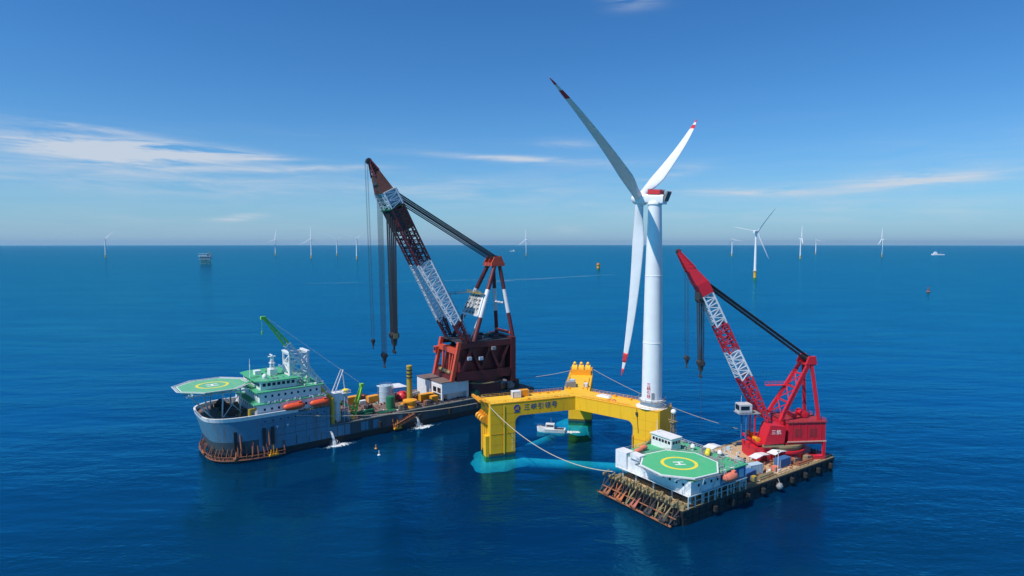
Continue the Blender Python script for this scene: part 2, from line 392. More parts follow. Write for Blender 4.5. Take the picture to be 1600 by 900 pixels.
# ------------------------------------------------------------------ wind turbines
def blade_mesh(L, name, r0=0.0, r1=1.0, grow=0.0, nseg=26, cmax=5.0, tip=True):
    """blade along +Z, chord along X (feathered: chord follows the rotor axis), thickness along Y, bending to +X"""
    V = []; F = []; n = 14
    fs = [r0 + (r1 - r0) * i / nseg for i in range(nseg + 1)]
    for f in fs:
        if f < 0.05: c = 3.2; t = 3.2
        elif f < 0.22:
            k = (f - 0.05) / 0.17; k = k * k * (3 - 2 * k); c = 3.2 + (cmax - 3.2) * k; t = 3.2 - 1.75 * k
        else:
            k = (f - 0.22) / 0.78; c = cmax * (1 - k) ** 0.9 * 0.76 + 0.24 * cmax * (1 - k ** 8) + 0.25; t = 1.35 * (1 - k) ** 1.1 + 0.22
        if f > 0.985: c *= 0.75
        tw = R_(13) * (1 - f) ** 2
        off = (c - 3.2) * -0.18 if f > 0.05 else 0
        bend = 3.2 * max(0, f - 0.25) ** 2 / 0.5625
        for k in range(n):
            a = 2 * math.pi * k / n
            x = math.cos(a) * (c / 2 + grow) + off; y = math.sin(a) * (t / 2 + grow) * (0.55 + 0.45 * math.cos(a / 2) ** 2 if f > 0.1 else 1.0)
            xr = x * math.cos(tw) - y * math.sin(tw); yr = x * math.sin(tw) + y * math.cos(tw)
            V.append((xr + bend, yr, f * L))
    for i in range(nseg):
        for k in range(n):
            j = (k + 1) % n; F.append((i * n + k, i * n + j, (i + 1) * n + j, (i + 1) * n + k))
    F.append(tuple(range(n - 1, -1, -1))); F.append(tuple(nseg * n + k for k in range(n)))
    me = bpy.data.meshes.new(name); me.from_pydata(V, [], F); me.update()
    for p in me.polygons: p.use_smooth = True
    return me

def rotor_basis(yaw, tilt):
    a0 = Vector((-math.cos(yaw), math.sin(yaw), 0)); u = Vector((-math.sin(yaw), -math.cos(yaw), 0))
    a = a0 * math.cos(tilt) + Vector((0, 0, math.sin(tilt))); up = Vector((0, 0, math.cos(tilt))) - a0 * math.sin(tilt)
    return a0, u, a, up
def blade_matrix(hub, a, u, up, th, cone):
    d = math.cos(cone) * (math.cos(th) * u + math.sin(th) * up) + math.sin(cone) * a
    x = (a - d * a.dot(d)).normalized(); y = d.cross(x)
    m = Matrix((x, y, d)).transposed().to_4x4(); m.translation = hub; return m

YAW, AZ0, BL, TILT, CONE = 0.6314, -0.0594, 69.6, 0.082, -0.012
TX, TY, TZ0 = 52.8, 228.5, 20.5
HUBZ, OH = 98.6, 6.1
wt = empty('wind_turbine', (TX, TY, TZ0), 0, 'large white wind turbine with red blade bands on yellow floating platform', 'wind turbine')
b = MB(); b.lathe((0, 0, TZ0), [(3.75, 3.0), (3.72, 8), (3.6, 24.2), (3.68, 24.25), (3.68, 24.6), (3.58, 24.65), (3.2, 49.2), (3.27, 49.25), (3.27, 49.6), (3.17, 49.65), (2.45, 75.2), (2.45, 75.6)], 48)
tower = b.build('tower', clean_white, wt, True)
MB().lathe((0, 0, TZ0), [(4.9, 0.02), (4.9, 0.5), (4.3, 0.7), (4.0, 2.2), (4.5, 2.4), (4.5, 2.9), (3.85, 3.0)], 40).build('tower_base', white, wt, True)
b = MB(); b.rail([(5.2 * math.cos(2 * math.pi * k / 14), 5.2 * math.sin(2 * math.pi * k / 14), TZ0 + 2.6) for k in range(14)], 1.2, 0.06, 2, True)
b.lathe((0, 0, TZ0 + 2.45), [(5.35, 0), (5.35, 0.12)], 20); b.build('service_platform', grey, wt)
b = MB(); b.box(-1.0, -.05, -3.95, -3.6, TZ0 + 3.6, TZ0 + 6.0); b.build('door', grey, wt)
a0, u_, a_, up_ = rotor_basis(YAW, TILT)
hub = Vector((a0.x * OH, a0.y * OH, HUBZ - TZ0))
# nacelle frame: local x along the axis (upwind)
def nac_mat(z): 
    m = Matrix((a_, u_ * -1, up_)).transposed().to_4x4(); m.translation = (0, 0, z); return m
def nac(mbx, name, mat, smooth=False, parent=None):
    o = mbx.build(name, mat, None, smooth); o.parent = wt; o.matrix_local = nac_mat(HUBZ - TZ0 - OH * math.sin(TILT) * 0.6); return o
def rounded(x0, x1, hw, z0, z1, r=0.6, k=3):
    pts = []
    for cx, cz, s0 in ((hw - r, z1 - r, 0), (-hw + r, z1 - r, 90), (-hw + r, z0 + r, 180), (hw - r, z0 + r, 270)):
        for i in range(k + 1):
            t = R_(s0 + 90 * i / k); pts.append((cx + r * math.cos(t), cz + r * math.sin(t)))
    n = len(pts)
    m = MB(); m.poly([(x0, y, z) for y, z in pts] + [(x1, y * .96, z * .98) for y, z in pts],
                     [tuple(range(n - 1, -1, -1)), tuple(range(n, 2 * n))] + [(i, (i + 1) % n, n + (i + 1) % n, n + i) for i in range(n)])
    return m
nacelle = nac(rounded(-3.9, 3.6, 2.1, -1.8, 1.6), 'nacelle', clean_white, True)
b = MB(); b.box(-2.4, 2.2, -2.1, 2.1, 1.62, 1.8); b.rail([(-2.4, -2.0, 1.8), (2.2, -2.0, 1.8), (2.2, 2.0, 1.8), (-2.4, 2.0, 1.8)], 1.6, 0.09, 0.8, True)
for yy in (-2.05, 2.05): b.box(-2.4, 2.2, yy - .04, yy + .04, 1.8, 3.1)
for xx in (-2.4, 2.2): b.box(xx - .04, xx + .04, -2.0, 2.0, 1.8, 3.1)
nac(b, 'hoist_deck', band_red)
b = MB(); b.xprism([(-4.2, -.6), (-3.8, -.6), (-4.9, 2.9), (-5.3, 2.9)], -1.9, 1.9); nac(b, 'cooler', dark)
b = MB()
for k in range(6):
    y = -1.85 + k * .74
    b.xprism([(-4.4, -.7), (-3.7, -.7), (-4.85, 3.0), (-5.5, 3.0)], y - .05, y + .05)
nac(b, 'cooler_frame', grey)
b = MB(); b.tube((-3.0, 1.2, 1.6), (-3.0, 1.2, 3.6), .07, .05, 6); b.tube((-3.0, .6, 3.5), (-3.0, 1.8, 3.5), .05, .05, 5); nac(b, 'weather_mast', grey)
yb = MB(); yb.lathe((0, 0, 96.0), [(2.6, 0), (2.75, .2), (2.75, .9), (2.5, 1.3)], 32); yb.build('yaw_ring', clean_white, wt, True)
h_m = MB(); h_m.lathe((0, 0, 0), [(1.9, -2.6), (2.3, -2.2), (2.45, -.6), (2.4, .8), (1.9, 2.2), (1.1, 3.0), (0.2, 3.3)], 28, 'X')
hb = h_m.build('hub', clean_white, None, True); hb.parent = wt
mm = Matrix((a_, u_ * -1, up_)).transposed().to_4x4(); mm.translation = hub; hb.matrix_local = mm
bm = blade_mesh(BL, 'blade'); bm.materials.append(blade_white)
b1 = blade_mesh(BL, 'red_band', 0.862, 0.918, 0.03, 4); b1.materials.append(band_red)
b2 = blade_mesh(BL, 'red_band', 0.955, 1.0, 0.03, 4); b2.materials.append(band_red)
for th in (30, 150, 270):
    o = bpy.data.objects.new('blade', bm); col.objects.link(o); o.parent = wt
    o.matrix_local = blade_matrix(hub, a_, u_, up_, R_(th) + AZ0, CONE)
    for me in (b1, b2):
        c = bpy.data.objects.new('red_band', me); col.objects.link(c); c.parent = o
# red vertical lettering low on the tower
for k, ch in enumerate('三峡引领'):
    ang = R_(238); r = 3.74
    z = 8.9 - k * 1.5
    X = Vector((-math.sin(ang), math.cos(ang), 0)); N = Vector((math.cos(ang), math.sin(ang), 0)); Z = Vector((0, 0, 1))
    m = Matrix((X, Z, N)).transposed().to_4x4(); m.translation = N * (r - 0.02) + Vector((0, 0, z))
    text_mesh('lettering', ch, 1.5, band_red, wt, m, 0.09)

# distant turbines --------------------------------------------------
def far_turbine():
    root = empty('wind_turbine', (0, 0, 0))
    MB().lathe((0, 0, 0), [(3.3, -6), (3.3, 16), (3.6, 16.1), (3.6, 16.8)], 16).build('foundation', dull_yellow_bright, root, True)
    b = MB(); b.lathe((0, 0, 0), [(5.0, 15.0), (5.0, 15.35)], 14); b.rail([(4.9 * math.cos(k * .785), 4.9 * math.sin(k * .785), 15.35) for k in range(8)], 1.3, .12, 3, True); b.build('work_platform', white, root)
    MB().lathe((0, 0, 0), [(3.0, 16.8), (2.9, 45), (1.9, 103)], 20).build('tower', clean_white, root, True)
    nm = rounded(-8, 3.2, 2.3, -2.2, 2.4); n_o = nm.build('nacelle', clean_white, root, True)
    h2 = MB(); h2.lathe((0, 0, 0), [(1.9, -2.4), (2.3, -.6), (2.3, .8), (1.2, 2.8), (.2, 3.1)], 16, 'X'); h_o = h2.build('hub', clean_white, root, True)
    fb = blade_mesh(70, 'blade', nseg=12, cmax=4.6); fb.materials.append(blade_white)
    for k in range(3):
        o = bpy.data.objects.new('blade', fb); col.objects.link(o); o.parent = root
    return root
def pose_turbine(root, x, y, yaw, az, s=1.0):
    root.location = (x, y, 0); root.scale = (s, s, s)
    a0, u, a, up = rotor_basis(yaw, R_(5)); hub = Vector((a0.x * 6, a0.y * 6, 105.5)); k = 0
    for c in root.children:
        nme = c.name.split('.')[0]
        M_ = Matrix((a, u * -1, up)).transposed().to_4x4()
        if nme == 'nacelle': M_.translation = (0, 0, 105); c.matrix_local = M_
        elif nme == 'hub': M_.translation = hub; c.matrix_local = M_
        elif nme == 'blade': c.matrix_local = blade_matrix(hub, a, u, up, R_(az + 120 * k), 0.03); k += 1
def copy_tree(o, parent=None):
    c = o.copy(); col.objects.link(c); c.parent = parent
    for ch in list(o.children):
        d = ch.copy(); col.objects.link(d); d.parent = c
        for g in ch.children:
            e = g.copy(); col.objects.link(e); e.parent = d
    return c
dull_yellow_bright = paint('foundation_yellow', (0.72, 0.40, 0.03), 0.5, 0.25)
# (photo column, distance, yaw, rotor azimuth, label)
FAR = [(1181, 1460, 2.54, 10, 'white wind turbine on yellow foundation, tallest of those beyond the red crane'),
       (164, 3500, 0.9, 15, 'faint far wind turbine at the left end of the horizon'),
       (430, 4100, 0.6, 100, 'far wind turbine nearest right of the dark substation on the horizon'),
       (486, 3350, 0.8, 90, 'far wind turbine above the green crane tip, second right of the substation'),
       (526, 4000, 1.6, 30, 'small far wind turbine between two taller ones left of the big crane'),
       (557, 3100, 1.5, 20, 'far wind turbine closest to the hanging ropes of the maroon crane'),
       (822, 4000, 0.7, 88, 'lone far wind turbine between the maroon crane and the large turbine'),
       (1144, 3900, 2.4, 70, 'far wind turbine just left of the tallest distant turbine'),
       (1251, 3250, 3.6, 85, 'far wind turbine first to the right of the tallest distant turbine'),
       (1275, 4600, 2.3, 75, 'smallest far wind turbine, close right of another beyond the red crane'),
       (1379, 3700, 0.7, 92, 'far wind turbine near the small white ship on the horizon')]
proto = far_turbine()
for i, (px, D, yw, azr, lab) in enumerate(FAR):
    o = proto if i == 0 else copy_tree(proto)
    pose_turbine(o, (px - 800) / 960.0 * (D * math.cos(PITCH) + 0.0) , D, yw, azr, 1.04 if i == 0 else 1.0)
    tag(o, lab, 'wind turbine', 'distant wind turbines')


# ------------------------------------------------------------------ floating platform
PC = (26.6, 250.1); PW = 10.7; PTOP = 20.5
plat = empty('floating_platform', (PC[0], PC[1], 0), 0, 'yellow three-armed floating wind turbine platform on square columns', 'platform')
def rotd(mb, deg):
    c, s = math.cos(R_(deg)), math.sin(R_(deg)); mb.v = [(x * c - y * s, x * s + y * c, z) for x, y, z in mb.v]; return mb
X0 = PW / 2 / math.tan(R_(60)); XC0, XC1 = 29.05, 39.75; HW = PW / 2
ANG = {'A': 200.5, 'B': 80.5, 'C': 320.5}
tri = [(X0 * 2 * math.cos(R_(a + 60)), X0 * 2 * math.sin(R_(a + 60))) for a in (200.5, 320.5, 80.5)]
MB().prism(tri, 15.0, PTOP).build('centre_node', yellow, plat)
for key, an in ANG.items():
    bv = 0.5
    sq = [(XC0, -HW), (XC1 - bv, -HW), (XC1, -HW + bv), (XC1, HW - bv), (XC1 - bv, HW), (XC0, HW)]
    rotd(MB().prism(sq, -4.2, PTOP), an).build('column', yellow, plat)
    arm = rotd(MB().box(X0, XC0, -HW, HW, 15.0, PTOP), an).build('arm', yellow, plat)
    g = [(XC0, 15.0)] + [(XC0 - 2.6 + 2.6 * math.sin(t), 15.0 - 2.6 + 2.6 * math.cos(t)) for t in [R_(90 - 15 * i) for i in range(7)]]
    rotd(MB().xprism(g, -HW + .01, HW - .01), an).build('gusset', yellow, plat)
    rotd(MB().box(X0 + .1, XC1 - .3, -HW + .18, HW - .18, PTOP, PTOP + .05), an).build('deck_plate', yellow_deck, plat)
    b = MB()
    for sgn in (-1, 1): b.rail([(X0 + 1 if sgn < 0 else X0 + 1, sgn * (HW - .12), PTOP), (XC1 - .4, sgn * (HW - .12), PTOP)], 1.15, .045, 1.8)
    b.rail([(XC1 - .2, -HW + .4, PTOP), (XC1 - .2, HW - .4, PTOP)], 1.15, .045, 1.8)
    rotd(b, an).build('railing', yellow, plat)
    b = MB()          # rubbing strakes, coaming and panel seams standing proud of the plating
    for sgn in (-1, 1):
        b.box(X0 + .3, XC1 - bv - .1, sgn * (HW + .05) - .05, sgn * (HW + .05) + .05, PTOP - .28, PTOP - .04)
        b.box(XC0 + .3, XC1 - bv - .2, sgn * (HW + .04) - .04, sgn * (HW + .04) + .04, 8.4, 8.6)
    rotd(b, an).build('strake', orange_yellow, plat)
    b = MB()
    hexa = [(34.4 + 10.4 * math.cos(R_(k * 60)), 10.4 * math.sin(R_(k * 60))) for k in range(6)]
    b.lathe((0, 0, 0), [(5.0, -6.5), (9.4, -5.6), (11.2, -4.9), (11.6, -4.4), (10.9, -3.6), (9.6, -2.9), (8.0, -2.4), (6.2, -2.2)], 40)
    b.v = [(34.4 + x * (1 + q), y * (1 + q), z) for x, y, z in b.v for q in [.13 * math.sin(3 * math.atan2(y, x) + an) + .06 * math.sin(7 * math.atan2(y, x) + 1.3 * an)]]
    rotd(b, an); b.build('heave_plate', bottom_paint, plat, True)
    b = MB()          # hatches, bollards and pipe runs on the deck
    rr2 = random.Random(int(an))
    for k in range(9):
        x = rr2.uniform(5, 34); y = rr2.choice((-1, 1)) * rr2.uniform(1.8, 4.4); s_ = rr2.uniform(.35, .8)
        if key == 'C' and x > 27: continue
        b.cbox((x, y, PTOP + .05 + s_ / 2), (s_ * 1.6, s_, s_))
    b.tube((X0 + 2, -4.2, PTOP + .35), (27, -4.2, PTOP + .35), .14, .14, 6)
    b.tube((X0 + 2, 4.4, PTOP + .3), (27, 4.4, PTOP + .3), .10, .10, 6)
    rotd(b, an).build('deck_fitting', orange_yellow, plat)
cc = [(34.4 * math.cos(R_(a)), 34.4 * math.sin(R_(a))) for a in ANG.values()]
for i in range(3):
    p, q = Vector(cc[i] + (0,)), Vector(cc[(i + 1) % 3] + (0,)); d = (q - p).normalized() * 9.2
    MB().tube(p + d + Vector((0, 0, -4.4)), q - d + Vector((0, 0, -4.4)), 2.1, 2.1, 16).build('pontoon', bottom_paint, plat, True)
wet = paint('wet_fouling', (0.10, 0.085, 0.03), 0.35, 0.6, (0.03, 0.045, 0.02), scale=0.9)
seam_m = paint('weld_seam', (0.62, 0.27, 0.006), 0.5, 0.3, (0.25, .1, .02), scale=.6)
for key, an in ANG.items():
    b = MB(); e_ = .03; bv = .5
    b.prism([(XC0 - e_, -HW - e_), (XC1 - bv, -HW - e_), (XC1 + e_, -HW + bv), (XC1 + e_, HW - bv), (XC1 - bv, HW + e_), (XC0 - e_, HW + e_)], -2.0, .9)
    rotd(b, an).build('waterline_band', wet, plat)
    for sgn in (-1, 1):
        y0, y1 = (HW + .002, HW + .03) if sgn > 0 else (-HW - .03, -HW - .002)
        for x in (8.5, 13.6, 18.7, 23.8):
            rotd(MB().box(x, x + .07, y0, y1, 15.05, PTOP - .3), an).build('weld_seam', seam_m, plat)
        for z in (4.2, 12.4, 16.2):
            rotd(MB().box(XC0 + .1, XC1 - bv - .1, y0, y1, z, z + .07), an).build('weld_seam', seam_m, plat)
        rotd(MB().box(34.3, 34.37, y0, y1, 1.0, 19.9), an).build('weld_seam', seam_m, plat)
    for k in range(7):          # draft marks up the column corner
        rotd(MB().box(30.0, 30.5, HW + .002, HW + .03, 1.6 + k * 1.0, 1.95 + k * 1.0), an).build('draft_mark', line_white, plat)
# mooring fairleads on the outer ends
for key in ('A', 'B'):
    an = ANG[key]
    b = MB(); b.xprism([(XC1 - .5, PTOP + .1), (XC1 + 3.6, PTOP + 1.7), (XC1 + 3.9, PTOP + 1.2), (XC1 + .02, PTOP - 2.4)], -HW + .6, -HW + 1.3)
    b.xprism([(XC1 - .5, PTOP + .1), (XC1 + 3.6, PTOP + 1.7), (XC1 + 3.9, PTOP + 1.2), (XC1 + .02, PTOP - 2.4)], HW - 1.3, HW - .6)
    b.xprism([(XC1 - .5, PTOP + .1), (XC1 + 3.6, PTOP + 1.7), (XC1 + 3.9, PTOP + 1.2), (XC1 + .02, PTOP - 2.4)], -.4, .4)
    b.beam((XC1 + 3.4, -HW + .2, PTOP + 1.5), (XC1 + 3.4, HW - .2, PTOP + 1.5), .9, .9)
    b.beam((XC1 + 1.4, -HW + .2, PTOP + .8), (XC1 + 1.4, HW - .2, PTOP + .8), .5, .5)
    rotd(b, an).build('fairlead_frame', orange_yellow, plat)
    for yy in (-2.7, 0.0, 2.7):
        b = MB(); b.lathe((XC1 + 1.5, yy, 14.2), [(.5, -.75), (1.35, -.75), (1.0, -.25), (1.0, .25), (1.35, .75), (.5, .75)], 14, 'Y')
        b.xprism([(XC1 + .02, 16.8), (XC1 + 1.9, 15.0), (XC1 + 1.9, 13.4), (XC1 + .02, 11.8)], yy - 1.1, yy - .85)
        b.xprism([(XC1 + .02, 16.8), (XC1 + 1.9, 15.0), (XC1 + 1.9, 13.4), (XC1 + .02, 11.8)], yy + .85, yy + 1.1)
        rotd(b, an).build('fairlead', orange_yellow, plat)
        b = MB(); b.tube((XC1 + .5, yy, 11.8), (XC1 + .4, yy, 0.2), .22, .22, 6); rotd(b, an).build('chain_pipe', yellow, plat)
b = MB(); b.box(XC1 + .02, XC1 + 1.3, 2.4, 5.1, -2, 8.0); rotd(b, ANG['A']).build('fender_box', yellow, plat)
b = MB(); b.tube((33.6, HW + .12, PTOP - 1), (33.6, HW + .12, .4), .13, .13, 6); rotd(b, ANG['A']).build('pipe', yellow_deck, plat)
# chain stoppers on the rear arm end
for yy in (-3.1, 0, 3.1):
    b = MB(); b.xprism([(34.5, PTOP + .05), (39.6, PTOP + .05), (39.2, PTOP + 3.4), (37.6, PTOP + 4.2), (35.6, PTOP + 3.0)], yy - 1.15, yy + 1.15)
    b.lathe((37.8, yy, PTOP + 4.3), [(.3, 0), (.75, .1), (.8, .7), (.4, 1.1), (.15, 1.3)], 10)
    rotd(b, ANG['B']).build('chain_stopper', yellow_deck, plat)
b = MB(); b.box(33.4, 34.2, -4.6, 4.6, PTOP + .05, PTOP + 2.6); b.rail([(33.8, -4.6, PTOP + 2.6), (33.8, 4.6, PTOP + 2.6)], 1.1, .05, 1.5)
rotd(b, ANG['B']).build('stopper_walkway', orange_yellow, plat)
# stairs and ladder on the lit flank of the turbine arm
b = MB(); ya, yb_ = -HW - .05, -HW - 1.2
for yy in (ya - .05, yb_): b.beam((29.6, yy, 1.6), (37.9, yy, 11.2), .14, .45)
for k in range(30):
    f = k / 29; b.box(29.6 + 8.3 * f - .18, 29.6 + 8.3 * f + .18, yb_, ya, 1.62 + 9.6 * f, 1.70 + 9.6 * f)
b.rail([(29.6, yb_, 1.8), (37.9, yb_, 11.4)], 1.1, .05, 1.0)
b.box(37.9, 39.6, yb_, ya, 11.15, 11.3); b.rail([(37.9, yb_, 11.3), (39.6, yb_, 11.3)], 1.1, .05, .8)
rotd(b, ANG['C']).build('stair', dull_yellow, plat)
b = MB()
for yy in (-HW - .7, -HW - .1): b.tube((29.25, yy, -1), (29.25, yy, 10), .12, .12, 6)
for k in range(20): b.tube((29.25, -HW - .7, k * .5), (29.25, -HW - .1, k * .5), .05, .05, 4)
rotd(b, ANG['C']).build('boat_ladder', yellow_deck, plat)
b = MB(); b.tube((30.6, -HW - .12, 20), (31.4, -HW - .12, 11), .1, .1, 5); b.box(30.3, 31.1, -HW - .5, -HW - .02, 17.6, 18.8)
rotd(b, ANG['C']).build('cable_run', dark, plat)
b = MB(); b.lathe((34.0, 0, PTOP + .05), [(6.0, 0), (6.0, .06), (4.95, .08)], 28); rotd(b, ANG['C']).build('tower_flange_plate', line_white, plat)
# lettering and emblem
aA = R_(ANG['A']); Xv = Vector((-math.cos(aA), -math.sin(aA), 0)); Nv = Xv.cross(Vector((0, 0, 1)))
def face_mat(x, z):
    m = Matrix((Xv, Vector((0, 0, 1)), Nv)).transposed().to_4x4()
    m.translation = -Xv * x + Nv * (HW + .03) + Vector((0, 0, z)); return m
for k, ch in enumerate('三峡引领号'): text_mesh('lettering', ch, 2.75, sign_blue, plat, face_mat(24.2 - k * 2.95, 17.9), .04)
n_ = 20; ring = []; b = MB()
outer = [(1.35 * math.cos(2 * math.pi * k / n_), 1.35 * math.sin(2 * math.pi * k / n_)) for k in range(n_)]
b.poly([(x, y, 0) for x, y in outer] + [(x, y, .06) for x, y in outer], [tuple(range(n_, 2 * n_))] + [(i, (i + 1) % n_, n_ + (i + 1) % n_, n_ + i) for i in range(n_)])
b.prism([(-1.3, -1.75), (1.3, -1.75), (1.05, -1.35), (-1.05, -1.35)], 0, .06)
e_o = b.build('emblem', sign_blue, plat); e_o.matrix_local = face_mat(28.3, 18.0)
b = MB()
for k in range(3): b.prism([(-.9 + k * .25, -.55 + k * .42), (.75, -.55 + k * .42), (.75, -.40 + k * .42), (-.9 + k * .25, -.40 + k * .42)], .065, .10)
e2 = b.build('emblem_stripe', yellow, None); e2.parent = e_o

def pw(key, x, y, z=PTOP + .05):
    a = R_(ANG[key]); return (PC[0] + x * math.cos(a) - y * math.sin(a), PC[1] + x * math.sin(a) + y * math.cos(a), z)
def crate(name, loc, rz, d, mat, label, cat, group=None, ribs=True, frame=None):
    """freight box: ribbed sides, corner posts, lid and door bars"""
    e = empty(name, loc, rz, label, cat, group); z0 = loc[2]; x, y, h = d[0] / 2, d[1] / 2, d[2]
    b = MB(); b.box(-x, x, -y, y, z0 + .12, z0 + h - .1)
    k = max(2, int(d[0] / .6))
    for i in range(k):
        xx = -x + d[0] * (i + .5) / k
        for s_ in (-1, 1): b.box(xx - .1, xx + .1, s_ * (y + .04) - .04, s_ * (y + .04) + .04, z0 + .3, z0 + h - .3)
    b.build('body', mat, e)
    fm = frame or grey
    b = MB()
    for sx in (-1, 1):
        for sy in (-1, 1): b.box(sx * x - .12, sx * x + .12, sy * y - .12, sy * y + .12, z0, z0 + h)
    b.build('frame', fm, e)
    b = MB(); b.box(-x - .05, x + .05, -y - .05, y + .05, z0 + h - .09, z0 + h + .06); b.build('lid', mat, e)
    b = MB()
    for s_ in (-.5, .5): b.tube((-x - .1, y * s_, z0 + .3), (-x - .1, y * s_, z0 + h - .3), .05, .05, 5)
    b.build('door_bar', fm, e)
    return e
crate('container', pw('A', 26.3, -1.0), R_(20.5), (3.4, 2.6, 2.6), white, 'white box on the yellow arm above the blue lettering', 'container')
crate('container', pw('A', 22.4, -2.2), R_(20.5), (3.4, 2.4, 2.5), orange_yellow, 'orange box beside the white box on the lettered yellow arm', 'container')
crate('generator_set', pw('B', 9.0, 3.0), R_(10), (3.8, 2.2, 2.3), grey, 'grey machine box at the joint of the yellow platform arms', 'generator')
crate('container', pw('B', 12.5, 2.6), R_(80), (2.8, 2.2, 2.4), pale_blue, 'pale blue box behind the grey machine on the rear yellow arm', 'container')
crate('container', pw('B', 10.5, -3.4), R_(80), (2.2, 1.6, 1.5), white, 'small white box on the rear yellow arm, nearest the turbine side', 'container')
def bundle(name, loc, rz, d, mat, label, cat):
    e = empty(name, loc, rz, label, cat); z0 = loc[2]; r2 = random.Random(len(label)); b = MB()
    nx, ny = 10, 6; V = []; F = []
    for i in range(nx + 1):
        for j in range(ny + 1):
            edge = min(i, nx - i, j, ny - j)
            V.append((-d[0] / 2 + d[0] * i / nx + r2.uniform(-.1, .1), -d[1] / 2 + d[1] * j / ny + r2.uniform(-.1, .1), z0 + .03 + (d[2] * (.75 + .5 * r2.random()) if edge > 0 else 0)))
    for i in range(nx):
        for j in range(ny):
            q = i * (ny + 1) + j; F.append((q, q + ny + 1, q + ny + 2, q + 1))
    b.poly(V, F); b.build('sheet', mat, e, True)
    b = MB()
    for k in (-.3, .25): b.box(d[0] * k - .06, d[0] * k + .06, -d[1] / 2, d[1] / 2, z0 + d[2] * 1.22, z0 + d[2] * 1.22 + .04)
    b.build('strap', rub_black, e)
    return e
bundle('tarpaulin', pw('C', 12.5, 1.2), R_(-39), (6.0, 3.2, .7), white, 'white sheeted load on the yellow arm towards the turbine', 'tarpaulin')
bundle('tarpaulin', pw('C', 18.5, -2.6), R_(-39), (3.0, 1.6, .5), faded_orange, 'small faded orange sheet on the yellow arm beside the white one', 'tarpaulin')

# ------------------------------------------------------------------ crane ship
ship = empty('crane_ship', (FL.o[0], FL.o[1], 0), FL.a, 'blue-hulled crane ship with green helideck over its blunt bow', 'ship')
BEAM = 34.0; DK = 7.5; FC = 15.5
def hull_outline(z, s1, n=14):
    """closed outline at height z, bow rounded"""
    sb = -114.5 + max(0, FC - z) * 0.28; k = 15.0 + max(0, FC - z) * .15
    half = []
    for i in range(n + 1):
        t = i / n; s = sb + k * (1 - math.cos(t * math.pi / 2)); w = BEAM / 2 * (math.sin(t * math.pi / 2)) ** 0.5
        half.append((s, w))
    return half
def hull_shell(zs, s_end, name, mat, inset=0.0):
    rings = []
    for z in zs:
        h = hull_outline(z, s_end); st = max(0.0, 3.0 - z) * 1.2 if s_end > 30 else 0
        pts = [(s, BEAM / 2 - w + inset) for s, w in h] + [(s_end - st, inset)] + [(s_end - st, BEAM - inset)] + [(s, BEAM / 2 + w - inset) for s, w in reversed(h)]
        rings.append([(x, y, z) for x, y in pts])
    m = len(rings[0]); V = [p for r in rings for p in r]; F = []
    for i in range(len(rings) - 1):
        for k in range(m): j = (k + 1) % m; F.append((i * m + k, i * m + j, (i + 1) * m + j, (i + 1) * m + k))
    F.append(tuple(range(m - 1, -1, -1))); F.append(tuple((len(rings) - 1) * m + k for k in range(m)))
    return MB().poly(V, F).build(name, mat, ship, False)
hull_shell([-5, -2, 0.0, 2.4], 40, 'lower_hull', hull_black)
hull_shell([2.4, 5.0, DK], 40, 'hull', hull_dark)
hull_shell([DK, 11.5, FC], -69, 'forecastle_hull', hull_blue)
# blue side plating proud of the dark hull, under the forecastle
h24 = hull_outline(4, 0)
b = MB(); b.box(-97, -60.5, -.06, .05, 2.6, DK - .02); b.build('side_plating', hull_blue, ship)
for s_ in (-55.5, -50.0, -38.5):
    MB().box(s_, s_ + (3.2 if s_ < -40 else 2.4), -.08, .03, 3.0, 6.6).build('side_plate', hull_blue, ship)
seam_b = paint('hull_seam', (0.05, 0.13, 0.20), 0.5, 0.6, (0.16, 0.09, 0.06), scale=.5)
for z_ in (5.0, 7.6, 10.2, 12.9): MB().box(-96.5, -69.2, -.11, -.065 if z_ < DK else -.005, z_, z_ + .09).build('plate_seam', seam_b, ship)
for k in range(7): MB().box(-95.6 + k * 4.2, -95.5 + k * 4.2, -.1, -.065, 2.7, 7.4).build('plate_seam', seam_b, ship); MB().box(-95.6 + k * 4.2, -95.5 + k * 4.2, -.09, -.005, 7.8, FC - .1).build('plate_seam', seam_b, ship)
for k in range(9): MB().lathe((-94.5 + k * 2.9, -.06, 13.9), [(.12, -.05), (.32, -.05), (.32, .05), (.12, .05)], 10, 'Y').build('porthole', dark, ship)
for k in range(5): MB().box(-92.9 + k * 5.0, -92.6 + k * 5.0, -.12, -.07, 2.9, 4.6 + (k % 3)).build('rust_run', rust_s, ship)
for s_ in (-90.5, -86.5): b = MB(); b.box(s_, s_ + .9, -.12, -.075, 11.2, 11.45); b.box(s_ + .33, s_ + .57, -.12, -.075, 10.5, 11.2); b.build('draught_mark', line_white, ship)
# bulwark round the bow
hb_ = hull_outline(FC, 0)
pts = [(s, BEAM / 2 - w) for s, w in reversed(hb_)]; pts = [(-82.0, 0.0)] + pts + [(s, BEAM / 2 + w) for s, w in hb_] + [(-82.0, BEAM)]
V = []; F = []
for i, (x, y) in enumerate(pts):
    cx, cy = -98, 17; dx, dy = (x - cx), (y - cy); L_ = math.hypot(dx, dy); ox, oy = dx / L_ * .3, dy / L_ * .3
    V += [(x + ox * .3, y + oy * .3, FC), (x + ox * 1.6, y + oy * 1.6, FC + 1.5), (x - ox, y - oy, FC + 1.5), (x - ox, y - oy, FC)]
for i in range(len(pts) - 1):
    for k in range(4): F.append((i * 4 + k, i * 4 + (k + 1) % 4, (i + 1) * 4 + (k + 1) % 4, (i + 1) * 4 + k))
MB().poly(V, F).build('bulwark', white, ship)
